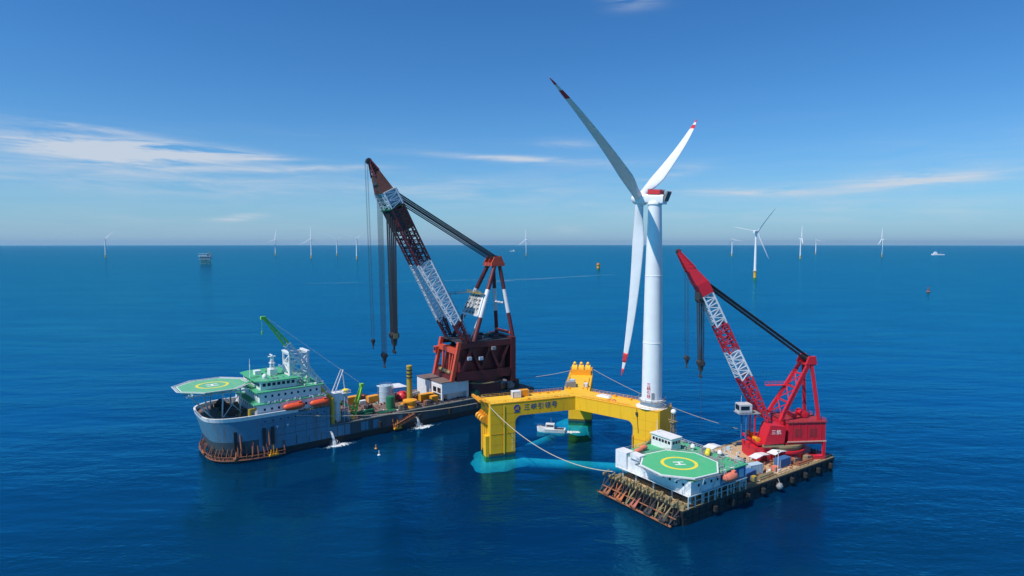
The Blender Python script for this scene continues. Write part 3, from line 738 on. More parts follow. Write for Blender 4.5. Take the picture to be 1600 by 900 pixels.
# decks
MB().box(-69, 39.2, .9, BEAM - .9, DK + .004, DK + .06).build('main_deck', steel_deck, ship)
b = MB(); b.box(-69, 39.6, .03, .9, DK + .002, DK + .12); b.box(-69, 39.6, BEAM - .9, BEAM - .03, DK + .002, DK + .12); b.build('deck_edge', edge_deck, ship)
fo = [(s + .4, BEAM / 2 - w * .97) for s, w in hb_] + [(-69.1, .5), (-69.1, BEAM - .5)] + [(s + .4, BEAM / 2 + w * .97) for s, w in reversed(hb_)]
MB().prism(fo, FC + .003, FC + .05).build('forecastle_deck', steel_deck, ship)
b = MB(); b.rail([(-68.5, .35, DK + .12), (39.3, .35, DK + .12), (39.3, BEAM - .35, DK + .12), (-68.5, BEAM - .35, DK + .12)], 1.1, .05, 2.5)
b.build('railing', grey, ship)
b = MB()
for k in range(34):
    s_ = -66 + k * 3.1; b.box(s_ - .12, s_ + .12, -.12, .06, 2.6, DK - .05)
b.box(-69, 39.5, -.2, .04, DK - .45, DK - .1)
b.build('hull_frame', hull_dark, ship)
for k, s_ in enumerate((-47, -28, -12, 4)):
    b = MB(); b.lathe((s_, -.55, 4.2), [(.5, -1.3), (.85, -1.2), (.85, 1.2), (.5, 1.3)], 12); b.tube((s_, -.3, 5.3), (s_, .1, DK), .06, .06, 4); b.build('fender', rub_black, ship)

def windows(parent, p0, p1, z, h, n, wdt, nrm, mat=glass):
    """row of n windows between p0 and p1 (x,y); nrm outward, each its own object sharing one mesh"""
    p0 = Vector(p0); p1 = Vector(p1); d = (p1 - p0).normalized(); me = None
    bz = 0; pp = parent
    while pp is not None: bz += pp.location.z; pp = pp.parent
    for i in range(n):
        c = p0.lerp(p1, (i + .5) / n)
        if me is None:
            b = MB(); hx = d * (wdt / 2); nx = Vector(nrm[:2]) * .05
            P = [(-hx - nx), (hx - nx), (hx + nx), (-hx + nx)]
            b.poly([(p.x, p.y, -h / 2) for p in P] + [(p.x, p.y, h / 2) for p in P], [(0, 3, 2, 1), (4, 5, 6, 7), (0, 1, 5, 4), (1, 2, 6, 5), (2, 3, 7, 6), (3, 0, 4, 7)])
            me = bpy.data.meshes.new('window'); me.from_pydata(b.v, [], b.f); me.materials.append(mat); me.update()
        o = bpy.data.objects.new('window', me); col.objects.link(o); o.parent = parent; o.location = (c.x, c.y, z - bz)
# accommodation block
acc = MB(); acc.box(-97, -70, 1.2, BEAM - 1.2, FC, 20.2).build('deckhouse', white, ship)
MB().box(-98.2, -69.4, .6, BEAM - .6, 20.2, 20.5).build('deckhouse_roof', green_deck, ship)
MB().box(-95.5, -71.5, 2.8, BEAM - 2.8, 20.5, 24.6).build('upper_deckhouse', white, ship)
MB().box(-97.0, -70.5, 1.6, BEAM - 1.6, 24.6, 24.9).build('upper_roof', green_deck, ship)
MB().box(-94.5, -80.5, 5, BEAM - 5, 24.9, 28.2).build('bridge', white, ship)
b = MB(); b.prism([(-96.2, 6), (-92, 3.4), (-79.5, 3.4), (-79.5, BEAM - 3.4), (-92, BEAM - 3.4), (-96.2, BEAM - 6)], 28.2, 28.5); b.build('bridge_roof', green_deck, ship)
windows(ship, (-95.5, 1.2), (-71.5, 1.2), 18.2, .9, 9, .8, (0, -1, 0)); windows(ship, (-94.5, 2.8), (-72, 2.8), 22.8, .9, 9, .8, (0, -1, 0))
windows(ship, (-94, 5), (-81, 5), 26.9, 1.2, 7, 1.2, (0, -1, 0)); windows(ship, (-94.5, 6), (-94.5, BEAM - 6), 26.9, 1.2, 10, 1.5, (-1, 0, 0))
windows(ship, (-97, 3), (-97, BEAM - 3), 18.2, .9, 9, .8, (-1, 0, 0)); windows(ship, (-95.5, 4), (-95.5, BEAM - 4), 22.8, .9, 9, .8, (-1, 0, 0))
for s_, z_ in ((-83, 16.8), (-74.5, 16.8)): MB().box(s_, s_ + .9, 1.1, 1.22, z_ - 1.1, z_ + .9).build('door', teal_grey, ship)
b = MB(); b.rail([(-98, .8, 20.5), (-69.6, .8, 20.5), (-69.6, BEAM - .8, 20.5)], 1.1, .05, 2); b.rail([(-96.8, 1.8, 24.9), (-70.7, 1.8, 24.9), (-70.7, BEAM - 1.8, 24.9)], 1.1, .05, 2)
b.rail([(-96, 6, 28.5), (-92, 3.6, 28.5), (-79.7, 3.6, 28.5), (-79.7, BEAM - 3.6, 28.5)], 1.1, .05, 2); b.build('house_railing', white, ship)
b = MB()
for s_ in (-88, -82, -76): b.tube((s_, .75, FC), (s_, .75, 20.2), .12, .12, 6)
b.build('stanchion', white, ship)
# masts, radar and funnels on the bridge roof
b = MB(); b.box(-88.2, -85.4, 13.5, 17.5, 28.5, 31.0); b.build('mast_house', white, ship)
mast = MB(); mast.lattice((-86.8, 15.5, 31), (-86.8, 15.5, 36), 1.4, 1.4, .8, .8, 4, .12, .07); mast.box(-87.8, -85.8, 14.2, 16.8, 33.2, 33.4); mast.box(-88.2, -85.4, 14.9, 16.1, 35.9, 36.1)
mast_o = mast.build('radar_mast', white, ship)
b = MB(); b.beam((-87, 13.6, 36.6), (-87, 17.4, 36.6), .4, .35); b.tube((-87, 15.5, 36.1), (-87, 15.5, 36.5), .2, .2, 6); b.build('radar_scanner', white, mast_o)
b = MB(); b.lathe((-86.5, 16.6, 33.4), [(.5, 0), (.75, .4), (.7, .9), (.35, 1.25), (.1, 1.35)], 12); b.build('satellite_dome', white, mast_o, True)
b = MB(); b.tube((-95.6, 15, 28.5), (-95.6, 15, 36), .22, .07, 6); b.tube((-95.6, 14, 33.4), (-95.6, 16, 33.4), .06, .06, 4); b.build('signal_mast', white, ship)
b = MB(); b.lathe((-91.5, 9.5, 28.5), [(.8, 0), (1.0, .6), (.9, 1.3), (.45, 1.8), (.1, 1.95)], 12); b.build('satellite_dome', white, ship, True)
b = MB(); b.box(-92.8, -90.4, 18, 21, 28.5, 30.2); b.build('roof_locker', white, ship)
for t_ in (24.0,):
    b = MB(); b.box(-77.8, -75.2, t_ - 1.2, t_ + 1.2, 24.9, 31.5); b.box(-78, -75, t_ - 1.35, t_ + 1.35, 30.6, 31.1); f_o = b.build('funnel', white, ship)
    b = MB(); b.tube((-76.9, t_ - .4, 31.5), (-76.9, t_ - .4, 32.8), .3, .3, 8); b.tube((-76.2, t_ + .4, 31.5), (-76.2, t_ + .4, 32.8), .3, .3, 8); b.build('exhaust_pipe', dark, f_o)
# helideck over the bow
HC = (-109.2, 16.5, 27.2); HR = 12.8
octo = [(HC[0] + HR * math.cos(R_(22.5 + 45 * k)), HC[1] + HR * math.sin(R_(22.5 + 45 * k))) for k in range(8)]
hd = MB().prism(octo, HC[2] - .55, HC[2]).build('helideck', heli_green_worn, ship)
b = MB(); o2 = [(HC[0] + (HR + 1.5) * math.cos(R_(22.5 + 45 * k)), HC[1] + (HR + 1.5) * math.sin(R_(22.5 + 45 * k))) for k in range(8)]
for k in range(8):
    j = (k + 1) % 8
    for f in range(9):
        t = f / 8; p = Vector(octo[k] + (HC[2] - .25,)).lerp(Vector(octo[j] + (HC[2] - .25,)), t); q = Vector(o2[k] + (HC[2] + .12,)).lerp(Vector(o2[j] + (HC[2] + .12,)), t)
        b.tube(p, q, .07, .07, 4)
    for g in (0.35, .7, 1.0):
        p = Vector(octo[k] + (HC[2] - .2,)).lerp(Vector(o2[k] + (HC[2] + .1,)), g); q = Vector(octo[j] + (HC[2] - .2,)).lerp(Vector(o2[j] + (HC[2] + .1,)), g); b.tube(p, q, .1, .1, 4)
b.build('safety_net', white, hd)
def annulus(c, r0, r1, z, n=40):
    V = []; F = []
    for k in range(n):
        t = 2 * math.pi * k / n
        V += [(c[0] + r0 * math.cos(t), c[1] + r0 * math.sin(t), z), (c[0] + r1 * math.cos(t), c[1] + r1 * math.sin(t), z)]
    for k in range(n): j = (k + 1) % n; F.append((2 * k, 2 * k + 1, 2 * j + 1, 2 * j))
    return MB().poly(V, F)
def h_mark(c, size, z, rz):
    ca, sa = math.cos(rz), math.sin(rz); b = MB()
    for x0, x1, y0, y1 in ((-.42, -.24, -.5, .5), (.24, .42, -.5, .5), (-.24, .24, -.09, .09)):
        P = [(x0, y0), (x1, y0), (x1, y1), (x0, y1)]
        b.poly([(c[0] + size * (x * ca - y * sa), c[1] + size * (x * sa + y * ca), z) for x, y in P], [(0, 1, 2, 3)])
    return b
annulus(HC, 4.9, 5.9, HC[2] + .006).build('touchdown_ring', line_yellow, hd)
h_mark(HC, 4.2, HC[2] + .006, R_(90)).build('h_marking', line_white, hd)
b = MB()
for k in range(8):
    p, q = Vector(octo[k] + (0,)), Vector(octo[(k + 1) % 8] + (0,)); c3 = Vector((HC[0], HC[1], 0))
    p2 = p.lerp(c3, .035); q2 = q.lerp(c3, .035); p = p.lerp(c3, .005); q = q.lerp(c3, .005)
    b.poly([(v.x, v.y, HC[2] + .005) for v in (p, q, q2, p2)], [(0, 1, 2, 3)])
b.build('edge_line', line_white, hd)
b = MB()
for s_, t_ in ((-119, 8), (-119, 25), (-108, 5), (-108, 28), (-101, 8), (-101, 25), (-113, 16.5)):
    bs = max(s_, -110.5); b.tube((bs, 17 + (t_ - 17) * .8, FC), (s_, t_, HC[2] - .9), .28, .28, 8)
for s_ in (-118, -113, -108, -103): b.beam((s_, HC[1] - 11, HC[2] - .95), (s_, HC[1] + 11, HC[2] - .95), .35, .7)
for t_ in (6, 12, 21, 27): b.beam((HC[0] - 11, t_, HC[2] - 1.3), (HC[0] + 11, t_, HC[2] - 1.3), .3, .6)
b.tube((-108, 5, 17), (-101, 8, 25), .15, .15, 6); b.tube((-108, 5, 25), (-101, 8, 17), .15, .15, 6)
b.build('support_frame', teal_grey, hd)
b = MB(); b.beam((-98.5, 12, HC[2] - .2), (-94, 12, 28.3), 2.0, .3); b.rail([(-98.5, 11, HC[2]), (-94, 11, 28.4)], 1, .05, 1.2); b.rail([(-98.5, 13, HC[2]), (-94, 13, 28.4)], 1, .05, 1.2); b.build('gangway', green_deck, hd)
# boom rest: white portal tower abaft the bridge
rest = MB(); RS = (-82.0, -74.6); RT = (8.0, 15.5)
for s_ in RS:
    for t_ in RT: rest.beam((s_, t_, 24.9), (s_, t_, 37.6), .75, .75)
for z_ in (28.6, 33.0, 37.2):
    for s_ in RS: rest.beam((s_, RT[0], z_), (s_, RT[1], z_), .6, .6)
    for t_ in RT: rest.beam((RS[0], t_, z_), (RS[1], t_, z_), .6, .6)
for t_ in RT:
    rest.beam((RS[0], t_, 25.2), (RS[1], t_, 28.6), .4, .4); rest.beam((RS[0], t_, 33.0), (RS[1], t_, 28.6), .4, .4); rest.beam((RS[0], t_, 33.0), (RS[1], t_, 37.2), .4, .4)
for s_ in RS: rest.beam((s_, RT[0], 28.6), (s_, RT[1], 33.0), .4, .4); rest.beam((s_, RT[1], 33.0), (s_, RT[0], 37.2), .4, .4)
rest.box(-82.6, -81.4, 7.4, 16.1, 37.55, 38.2); rest.box(-75.2, -74.0, 7.4, 16.1, 37.55, 38.2)
rest_o = rest.build('boom_rest', white, ship)
b = MB(); b.rail([(-82.3, 7.6, 33.3), (-74.3, 7.6, 33.3), (-74.3, 15.9, 33.3), (-82.3, 15.9, 33.3)], 1.1, .06, 1.5, True); b.build('railing', white, rest_o)
# forward mooring machinery, yellow davit
def winch(name, c, rz, mat, label=None, sc_=1.0, parent=None, top=True, group=None):
    e = empty(name, c, rz, label, 'winch', group); z0 = c[2]; k = sc_
    b = MB(); b.box(-1.6 * k, 1.6 * k, -1.2 * k, 1.2 * k, z0, z0 + .25 * k); b.build('bed', grey, e)
    b = MB(); b.lathe((0, 0, z0 + 1.35 * k), [(1.2 * k, -1.0 * k), (1.2 * k, -.9 * k), (.65 * k, -.88 * k), (.65 * k, .88 * k), (1.2 * k, .9 * k), (1.2 * k, 1.0 * k)], 16, 'Y'); b.build('drum', mat, e)
    b = MB()
    for y in (-1.12, 1.12): b.xprism([(-.9 * k, z0 + .25 * k), (.9 * k, z0 + .25 * k), (.4 * k, z0 + 1.7 * k), (-.4 * k, z0 + 1.7 * k)], y * k - .08, y * k + .08)
    b.build('cheek', mat, e)
    b = MB(); b.box(-1.5 * k, -.8 * k, 1.2 * k, 2.0 * k, z0 + .25 * k, z0 + 1.2 * k); b.build('motor', dark, e)
    return e
for t_, lb in ((9.5, 'dark mooring winch on the ship bow deck, nearest the white bulwark'), (17, 'dark mooring winch amid the ship bow deck under the helideck'), (24.5, 'dark mooring winch on the far side of the ship bow deck')):
    winch('mooring_winch', FL.w(-104.5, t_, FC + .05), FL.a, dark, lb, 1.4, group='mooring winches under the helideck')
dv = empty('davit', FL.w(-99.5, 1.9, FC + .05), FL.a, 'yellow davit with long arm on the ship bow by the bulwark', 'davit')
b = MB(); b.tube((0, 0, FC + .05), (0, 0, FC + 3.6), .75, .6, 12); b.build('post', dull_yellow, dv)
b = MB(); b.beam((0, 0, FC + 3.3), (11.0, .2, FC + 4.0), .6, .6); b.beam((0, 0, FC + 1.9), (3.6, .1, FC + 3.4), .35, .35); b.build('arm', dull_yellow, dv)
b = MB(); b.path([(11, .2, FC + 3.7), (11, .2, FC + 1.8)], .06); b.tube((11, .2, FC + 1.8), (11, .2, FC + 1.2), .2, .1, 6); b.build('hook', dark, dv)

# anchor racks round the bow, made of rusty tubes
def anchor(name, loc, rz, label, mat=rust, k=1.0, tilt=0.0, group=None):
    e = empty(name, loc, rz, label, 'anchor', group); z0 = loc[2]
    b = MB(); b.beam((0, 0, z0), (0, 0, z0 + 3.2 * k), .28 * k, .28 * k); b.build('shank', mat, e)
    b = MB(); b.prism([(-1.5 * k, -.5 * k), (1.5 * k, -.5 * k), (1.6 * k, 0), (1.5 * k, .5 * k), (-1.5 * k, .5 * k), (-1.6 * k, 0)], z0 - .35 * k, z0 + .15 * k); b.build('crown', mat, e)
    for sx in (-1, 1):
        b = MB(); b.xprism([(sx * 1.25 * k, z0), (sx * .55 * k, z0), (sx * .95 * k, z0 + 1.9 * k)], -.22 * k - .25, .22 * k - .25); b.build('fluke', mat, e)
    b = MB(); b.lathe((0, 0, z0 + 3.35 * k), [(.18 * k, -.1), (.32 * k, -.1), (.32 * k, .1), (.18 * k, .1)], 10, 'Y'); b.build('shackle', dark, e)
    return e
rack = MB(); bowpts = []
for i, (s_, w_) in enumerate(hull_outline(2.0, 0)):
    bowpts.append((s_, BEAM / 2 - w_))
bowpts = [p for p in reversed(bowpts)]
bowpts = [(-88.0, 0.0), (-94.0, 0.0)] + bowpts[1:] + [(s, BEAM / 2 + w) for s, w in hull_outline(2.0, 0)][1:7]
def outw(p, d):
    dx, dy = p[0] + 95, p[1] - 17; L_ = math.hypot(dx, dy); 
    if p[0] > -96: return (p[0], p[1] - d)
    return (p[0] + dx / L_ * d, p[1] + dy / L_ * d)
prev = None
for i, p in enumerate(bowpts):
    q = outw(p, 2.6); P = Vector((q[0], q[1], 1.0)); 
    if prev is not None and (prev - P).length < 9:
        rack.tube(prev, P, .32, .32, 8); rack.tube(prev + Vector((0, 0, 1.3)), P + Vector((0, 0, 1.3)), .16, .16, 6)
        rack.tube(prev, P + Vector((0, 0, 1.3)), .12, .12, 5)
    t = outw(p, .1); 
    rack.tube(P, (t[0], t[1], 5.2), .2, .2, 6); rack.tube(P, (t[0], t[1], 1.2), .2, .2, 6); rk_ = random.Random(i * 7 + 3); rack.tube(P, P + Vector((rk_.uniform(-.6, .6), rk_.uniform(-.5, .5), rk_.uniform(.3, 2.6))), .16, .16, 5)
    if i % 3 == 1: rack.tube(P, (t[0] + rk_.uniform(-1.5, 1.5), t[1] + .2, 7.8), .14, .14, 5)
    prev = P
rack.build('anchor_rack', rack_rust, ship)
for s_ in (-93.5, -103.5):
    for ds in (-1.6, 1.6):
        tt = -.2 if s_ > -100 else 1.4
        MB().box(s_ + ds - .55, s_ + ds + .55, tt - .6, tt + 1.2, 4.6, 11.5).build('anchor_pocket', hull_black, ship)
    b = MB(); b.tube((s_, -.5 if s_ > -100 else 1.0, 10.5), (s_, -1.6 if s_ > -100 else -.4, 5.0), .3, .3, 8); b.build('hawse_pipe', rust, ship)
anchor('anchor', FL.w(-92.6, -3.4, 1.6), FL.a, 'orange-brown anchor hung at the waterline below the ship bow', orange_yellow, 1.15)
anchor('anchor', FL.w(-104.5, .3, 2.0), FL.a + .5, 'rusty anchor in the rack at the left of the ship bow', rust, 1.2)
anchor('anchor', FL.w(-113.5, 14.0, 2.2), FL.a + 1.4, 'dark rusty anchor sticking out at the very front of the ship bow', rust, 1.2)
for s_ in (-42.5, -37.5):
    pass
b = MB(); b.lattice((-41, -1.5, 2.2), (-31, -1.5, 5.8), 1.6, 1.6, 1.6, 1.6, 6, .2, .1); b.tube((-41, -1.4, 2), (-41, -.1, 5.5), .2, .2, 6); b.tube((-33, -1.4, 5), (-33, 0, 6.5), .2, .2, 6)
b.build('side_anchor_rack', rust, ship)
anchor('anchor', FL.w(-39.5, -2.0, 1.6), FL.a, 'orange anchor on the side of the ship below the deck machinery', orange_yellow, 1.15)
# big white block and fenders on deck
# white winch house before the crane
wh = MB(); wh.box(-13.5, 1.5, 3.5, 13.0, DK + 3.6, 16.6); wh.box(-13.5, -12.7, 3.5, 4.6, DK, DK + 3.6); wh.box(-13.5, -12.7, 12, 13, DK, DK + 3.6); wh.box(.5, 1.5, 3.5, 4.5, DK, DK + 3.6); wh.box(-9, 1.5, 6, 13, DK, DK + 3.6)
wh_o = wh.build('winch_house', white, ship)
MB().box(-14, 2, 3.0, 13.5, 16.6, 16.9).build('winch_house_roof', steel_deck, ship)
MB().box(-13.5, 0, 14.2, 27, DK, 16.0).build('store_house', white, ship)
MB().box(-13.8, .3, 13.9, 27.3, 16.0, 16.3).build('store_house_roof', steel_deck, ship)
MB().box(-13.56, -13.46, 8.6, 11.6, 11.6, 14.0).build('opening', glass, wh_o); MB().box(-13.56, -13.46, 4.6, 7.6, 11.6, 14.0).build('opening', glass, wh_o)
for k in range(12): MB().box(-13.58, -13.5, 14.9 + k, 15.0 + k, DK + .5, 15.6).build('wall_rib', white, wh_o)
MB().box(-13.6, -13.45, 3.3, 13.1, 14.9, 15.15).build('wall_rib', white, wh_o)

# ------------------------------------------------------------------ maroon floating crane on the ship
KC = Fr((-16.3, 306.0), 30.0)
ck = empty('heavy_lift_crane', (KC.o[0], KC.o[1], DK + .06), KC.a, 'huge maroon and white lattice boom crane on the stern of the crane ship', 'crane')
MB().lathe((0, 0, 0), [(10.8, DK + .1), (10.8, 12.6), (11.4, 12.8), (11.4, 13.6), (10.2, 13.8)], 40).build('pedestal', maroon, ck, True)
MB().lathe((0, 0, 0), [(12.0, 13.85), (12.0, 14.3), (11.0, 14.35)], 40).build('roller_path', khaki, ck)
MB().lathe((0, 0, 0), [(11.0, 14.4), (11.0, 16.6)], 32).build('turntable', maroon, ck, True)
# slewing frame: two side trusses
for t_ in (-10.6, 10.6):
    b = MB(); b.box(-14.5, 14.8, t_ - .75, t_ + .75, 16.4, 20.6); b.build('lower_girder', maroon, ck)
    b = MB(); b.box(-13.2, 15.2, t_ - .7, t_ + .7, 31.9, 34.4); b.build('upper_girder', maroon, ck)
    N = 5
    for k in range(N):
        x0 = -11.5 + k * 5.0
        b = MB(); b.beam((x0, t_, 20.6) if k % 2 == 0 else (x0, t_, 31.9), (x0 + 5.0, t_, 31.9) if k % 2 == 0 else (x0 + 5.0, t_, 20.6), 1.3, 1.3); b.build('truss_brace', maroon, ck)
    b = MB(); b.beam((-12.8, t_ * .98, 35.0), (-16.8, t_ * .98, 16.6), 1.9, 1.6); b.build('front_strut', crane_orange, ck)
for t_ in (-6, -2, 2, 6):
    b = MB(); b.beam((-15.0, t_ + (1.4 if t_ in (-6, 2) else -1.4), 19.0), (-13.6, t_, 29.2), .9, .9); b.build('front_brace', crane_orange, ck)
MB().box(-14.6, -12.6, -9.6, 9.6, 29.2, 31.6).build('front_beam', crane_orange, ck)
MB().box(-17.0, -13.4, -9.6, 9.6, 16.2, 18.4).build('front_sill', maroon, ck)
MB().box(-11.5, 13.0, -8.6, 8.6, 17.0, 31.2).build('machinery_house', maroon, ck)
MB().box(-12.4, 15.6, -11.2, 11.2, 34.42, 34.8).build('top_deck', dark, ck)
MB().box(14.85, 17.6, -11.6, 11.6, 13.5, 35.6).build('counterweight', maroon, ck)
b = MB(); b.rail([(-12, -11, 34.8), (17.4, -11, 34.8), (17.4, 11, 34.8), (-12, 11, 34.8)], 1.1, .06, 2, True); b.build('railing', dark, ck)
rr3 = random.Random(5)
for k in range(14):       # winches and lockers on the crane's top deck
    s_, t_ = rr3.uniform(-9, 14), rr3.uniform(-9, 9); h_ = rr3.uniform(.8, 2.0)
    b = MB(); b.cbox((s_, t_, 34.8 + h_ / 2), (rr3.uniform(1, 3), rr3.uniform(1, 2.4), h_)); b.build('deck_locker', rr3.choice((dark, grey, khaki, maroon)), ck)
for s_, t_, h_ in ((-8, -11.6, 27), (-2, -11.9, 26.6), (5, -11.8, 31.0)):
    b = MB(); b.cbox((s_, t_, h_), (2.0, 1.2, 1.5)); b.build('side_box', pale_blue if s_ < 3 else grey, ck)
for t_ in (-4.5, 0.5, 5):
    b = MB(); b.lathe((-15.2, t_, 19.7), [(.4, -1.9), (1.2, -1.8), (1.2, -1.6), (.8, -1.5), (.8, 1.5), (1.2, 1.6), (1.2, 1.8), (.4, 1.9)], 14, 'Y'); b.build('winch_drum', khaki, ck)
cab = MB(); cab.box(-16.4, -12.9, 9.8, 12.6, 27.2, 30.4); cab_o = cab.build('cab', crane_orange, ck); MB().box(-16.46, -16.36, 10.1, 12.3, 28.3, 29.9).build('cab_window', glass, cab_o)
for ch in list(ck.children):                      # the slewing house sits a little forward of the pedestal centre
    if ch.name.split('.')[0] not in ('pedestal', 'roller_path', 'turntable'): ch.location.x -= 3.3
# A-frame with red and white bands
def banded_leg(p, q, r, f0, f1, name='a_frame_leg', m0=maroon, m1=crane_white):
    p = Vector(p); q = Vector(q); o = MB().tube(p, q, r, r * .92, 12).build(name, m0, ck, True)
    MB().tube(p.lerp(q, f0), p.lerp(q, f1), r + .05, r + .02, 12).build('white_band', m1, o, True); return o
for sg in (-1, 1):
    banded_leg((-9.0, sg * 11.6, 34.8), (7.0, sg * 3.4, 71.5), 1.15, .30, .66)
    banded_leg((14.5, sg * 8.6, 34.8), (9.6, sg * 3.2, 71.5), 1.0, .34, .66)
for t in (0.5,):
    MB().tube((10.9 + .9, -6.0, 52), (10.9 + .9, 6.0, 52), .5, .5, 8).build('cross_tie', crane_white, ck)
MB().tube((13.6, -8.0, 37.2), (13.6, 8.0, 37.2), .8, .8, 8).build('cross_tie', crane_orange, ck)
hd_ = MB(); hd_.box(4.6, 12.0, -4.6, 4.6, 70.6, 72.4); hd_.xprism([(4.8, 72.4), (11.6, 72.4), (10.2, 75.6), (6.4, 75.2)], -4.4, -3.6); hd_.xprism([(4.8, 72.4), (11.6, 72.4), (10.2, 75.6), (6.4, 75.2)], 3.6, 4.4)
hd_.xprism([(4.8, 72.4), (11.6, 72.4), (10.2, 75.6), (6.4, 75.2)], -.3, .3)
head_o = hd_.build('a_frame_head', crane_orange, ck)
for t_ in (-2.9, -1.9, -.95, .95, 1.9, 2.9): MB().lathe((8.2, t_, 74.2), [(.3, -.3), (1.7, -.25), (1.4, 0), (1.7, .25), (.3, .3)], 18, 'Y').build('sheave', dark, head_o)
# sign platform between the front legs
def legat(f, sg): return Vector((-9.0, sg * 11.6, 34.8)).lerp(Vector((7.0, sg * 3.4, 71.5)), f)
A_, B_, C_, D_ = legat(.33, 1), legat(.33, -1), legat(.60, -1), legat(.60, 1)
off = Vector((-1.6, 0, 0))
b = MB()
for p, q in ((A_, B_), (B_, C_), (C_, D_), (D_, A_)): b.beam(p + off, q + off, .7, .7)
for f in (.33, .66): b.beam((A_ + off).lerp(B_ + off, f), (D_ + off).lerp(C_ + off, f), .35, .35)
bf = b.build('board_frame', crane_white, ck)
V = [A_ + off * 1.02, B_ + off * 1.02, C_ + off * 1.02, D_ + off * 1.02]; nn = (V[1] - V[0]).cross(V[3] - V[0]).normalized() * .1
MB().poly([v - nn for v in V] + [v + nn for v in V], [(0, 3, 2, 1), (4, 5, 6, 7), (0, 1, 5, 4), (1, 2, 6, 5), (2, 3, 7, 6), (3, 0, 4, 7)]).build('board', paint('board_grey', (0.42, 0.42, 0.40), .6, .2), bf)
b = MB()
for i in range(5):
    for j in range(5):
        if (i * 7 + j * 3) % 4 == 0: continue
        f0, g0 = (i + .22) / 5, (j + .15) / 5
        lo = (A_ + off * 1.12).lerp(B_ + off * 1.12, f0); hi = (D_ + off * 1.12).lerp(C_ + off * 1.12, f0)
        b.beam(lo.lerp(hi, g0), lo.lerp(hi, g0 + .13), .5, .25)
        lo2 = (A_ + off * 1.12).lerp(B_ + off * 1.12, f0 + .1); hi2 = (D_ + off * 1.12).lerp(C_ + off * 1.12, f0 + .1)
        b.beam(lo.lerp(hi, g0 + .07), lo2.lerp(hi2, g0 + .1), .3, .25)
tag(b.build('board_bar', dark, bf), kind='stuff')
b = MB(); b.beam(D_ + off + Vector((-1, 1, .5)), C_ + off + Vector((-1, -1, .5)), 2.2, .2); pts_ = [D_ + off + Vector((-2, 1, .6)), C_ + off + Vector((-2, -1, .6))]; b.rail(pts_, 1.2, .08, 1.2)
b.build('board_walkway', dull_yellow, ck)
b = MB(); b.beam(D_ + Vector((-2, 1, .4)), D_ + Vector((-14.5, 0, -.2)), .9, .25); b.rail([D_ + Vector((-2, .6, .5)), D_ + Vector((-14.5, -.4, -.1))], 1.1, .06, 1.5); b.build('walkway', khaki, ck)
b = MB(); b.beam(A_ + Vector((-.6, 0, 0)), (-7.5, 4.5, 35), .6, .6); b.beam(B_ + Vector((-.6, 0, 0)), (-7.5, -4.5, 35), .6, .6); b.build('board_prop', crane_white, ck)

# boom
FT, TP = Vector((-12.0, 0, 34.6)), Vector((-49.2, 0, 108.0))
bd = (TP - FT).normalized(); bn = Vector((bd.z, 0, -bd.x))          # bn: towards the rear/top of the boom
def bpt(f, t, n=0.0): return FT.lerp(TP, f) + Vector((0, t, 0)) + bn * n
def bsec(f0, f1, mat, n, name='boom_section'):
    def tt(f): return 10.6 + (5.0 - 10.6) * min(1, f / .5)
    def wid(f): return (2.6 + 1.2 * min(1, f / .3)) if f < .62 else 3.8
    def dep(f): return 2.4 + 3.4 * min(1, f / .35)
    for sg in (-1, 1):
        MB().lattice(bpt(f0, sg * tt(f0)), bpt(f1, sg * tt(f1)), wid(f0), dep(f0), wid(f1), dep(f1), n, .40, .22).build(name, mat, ck)
    b = MB()
    for i in range(n):       # lacing between the two legs
        f = f0 + (f1 - f0) * i / n; g = f0 + (f1 - f0) * (i + 1) / n
        def ti(f): return tt(f) - 1.7
        if ti(f) > 4.2: continue
        for nn_ in (-1.6, 1.6):
            b.tube(bpt(f, -ti(f), nn_), bpt(g, ti(g), nn_), .16, .16, 4, False)
            if i % 2 == 0: b.tube(bpt(f, ti(f), nn_), bpt(f, -ti(f), nn_), .18, .18, 4, False)
    if b.v: tag(b.build('lacing', mat, ck), kind='stuff')
bsec(.0, .13, maroon, 5); bsec(.13, .52, crane_white, 15); bsec(.52, .735, maroon, 8)
# plated zone with dark cladding below the head, then the head
def slab(f0, f1, t0, t1, n0, n1, nm, mat, par=None):
    V = [bpt(f, t, n) for f in (f0, f1) for t, n in ((t0, n0), (t1, n0), (t1, n1), (t0, n1))]
    return MB().poly(V, [(0, 3, 2, 1), (4, 5, 6, 7), (0, 1, 5, 4), (1, 2, 6, 5), (2, 3, 7, 6), (3, 0, 4, 7)]).build(nm, mat, par or ck)
slab(.735, .87, -6.6, 6.6, -2.9, -.6, 'boom_cladding', dark)
slab(.735, .855, -6.4, 6.4, -.55, 2.8, 'boom_cladding', paint('brown_steel', (0.17, 0.07, 0.04), .6, .5))
bsec(.735, .87, maroon, 4)
slab(.90, .962, -6.0, 6.0, -2.6, -2.2, 'boom_head_plating', teal_grey); slab(.90, .962, -6.05, -5.6, -2.0, 2.2, 'boom_head_plating', pale_blue); slab(.885, .93, -2.5, 2.5, -2, 2.0, 'boom_head_plating', grey)
bsec(.872, .966, crane_white, 4)
for f_ in (.885, .91, .935, .96): slab(f_, f_ + .008, -6.9, 6.9, -3.1, 2.9, 'head_frame', teal_grey)
slab(.80, .90, -3.4, 3.4, 2.62, 3.4, 'luffing_frame', lime)
for t_ in (-3.6, 0, 3.6): slab(.87, .955, t_ - .25, t_ + .25, 2.65, 4.6, 'luffing_bracket', crane_white)
slab(.868, .874, -6.9, 6.9, -3.8, 3.2, 'head_frame', dark_green)
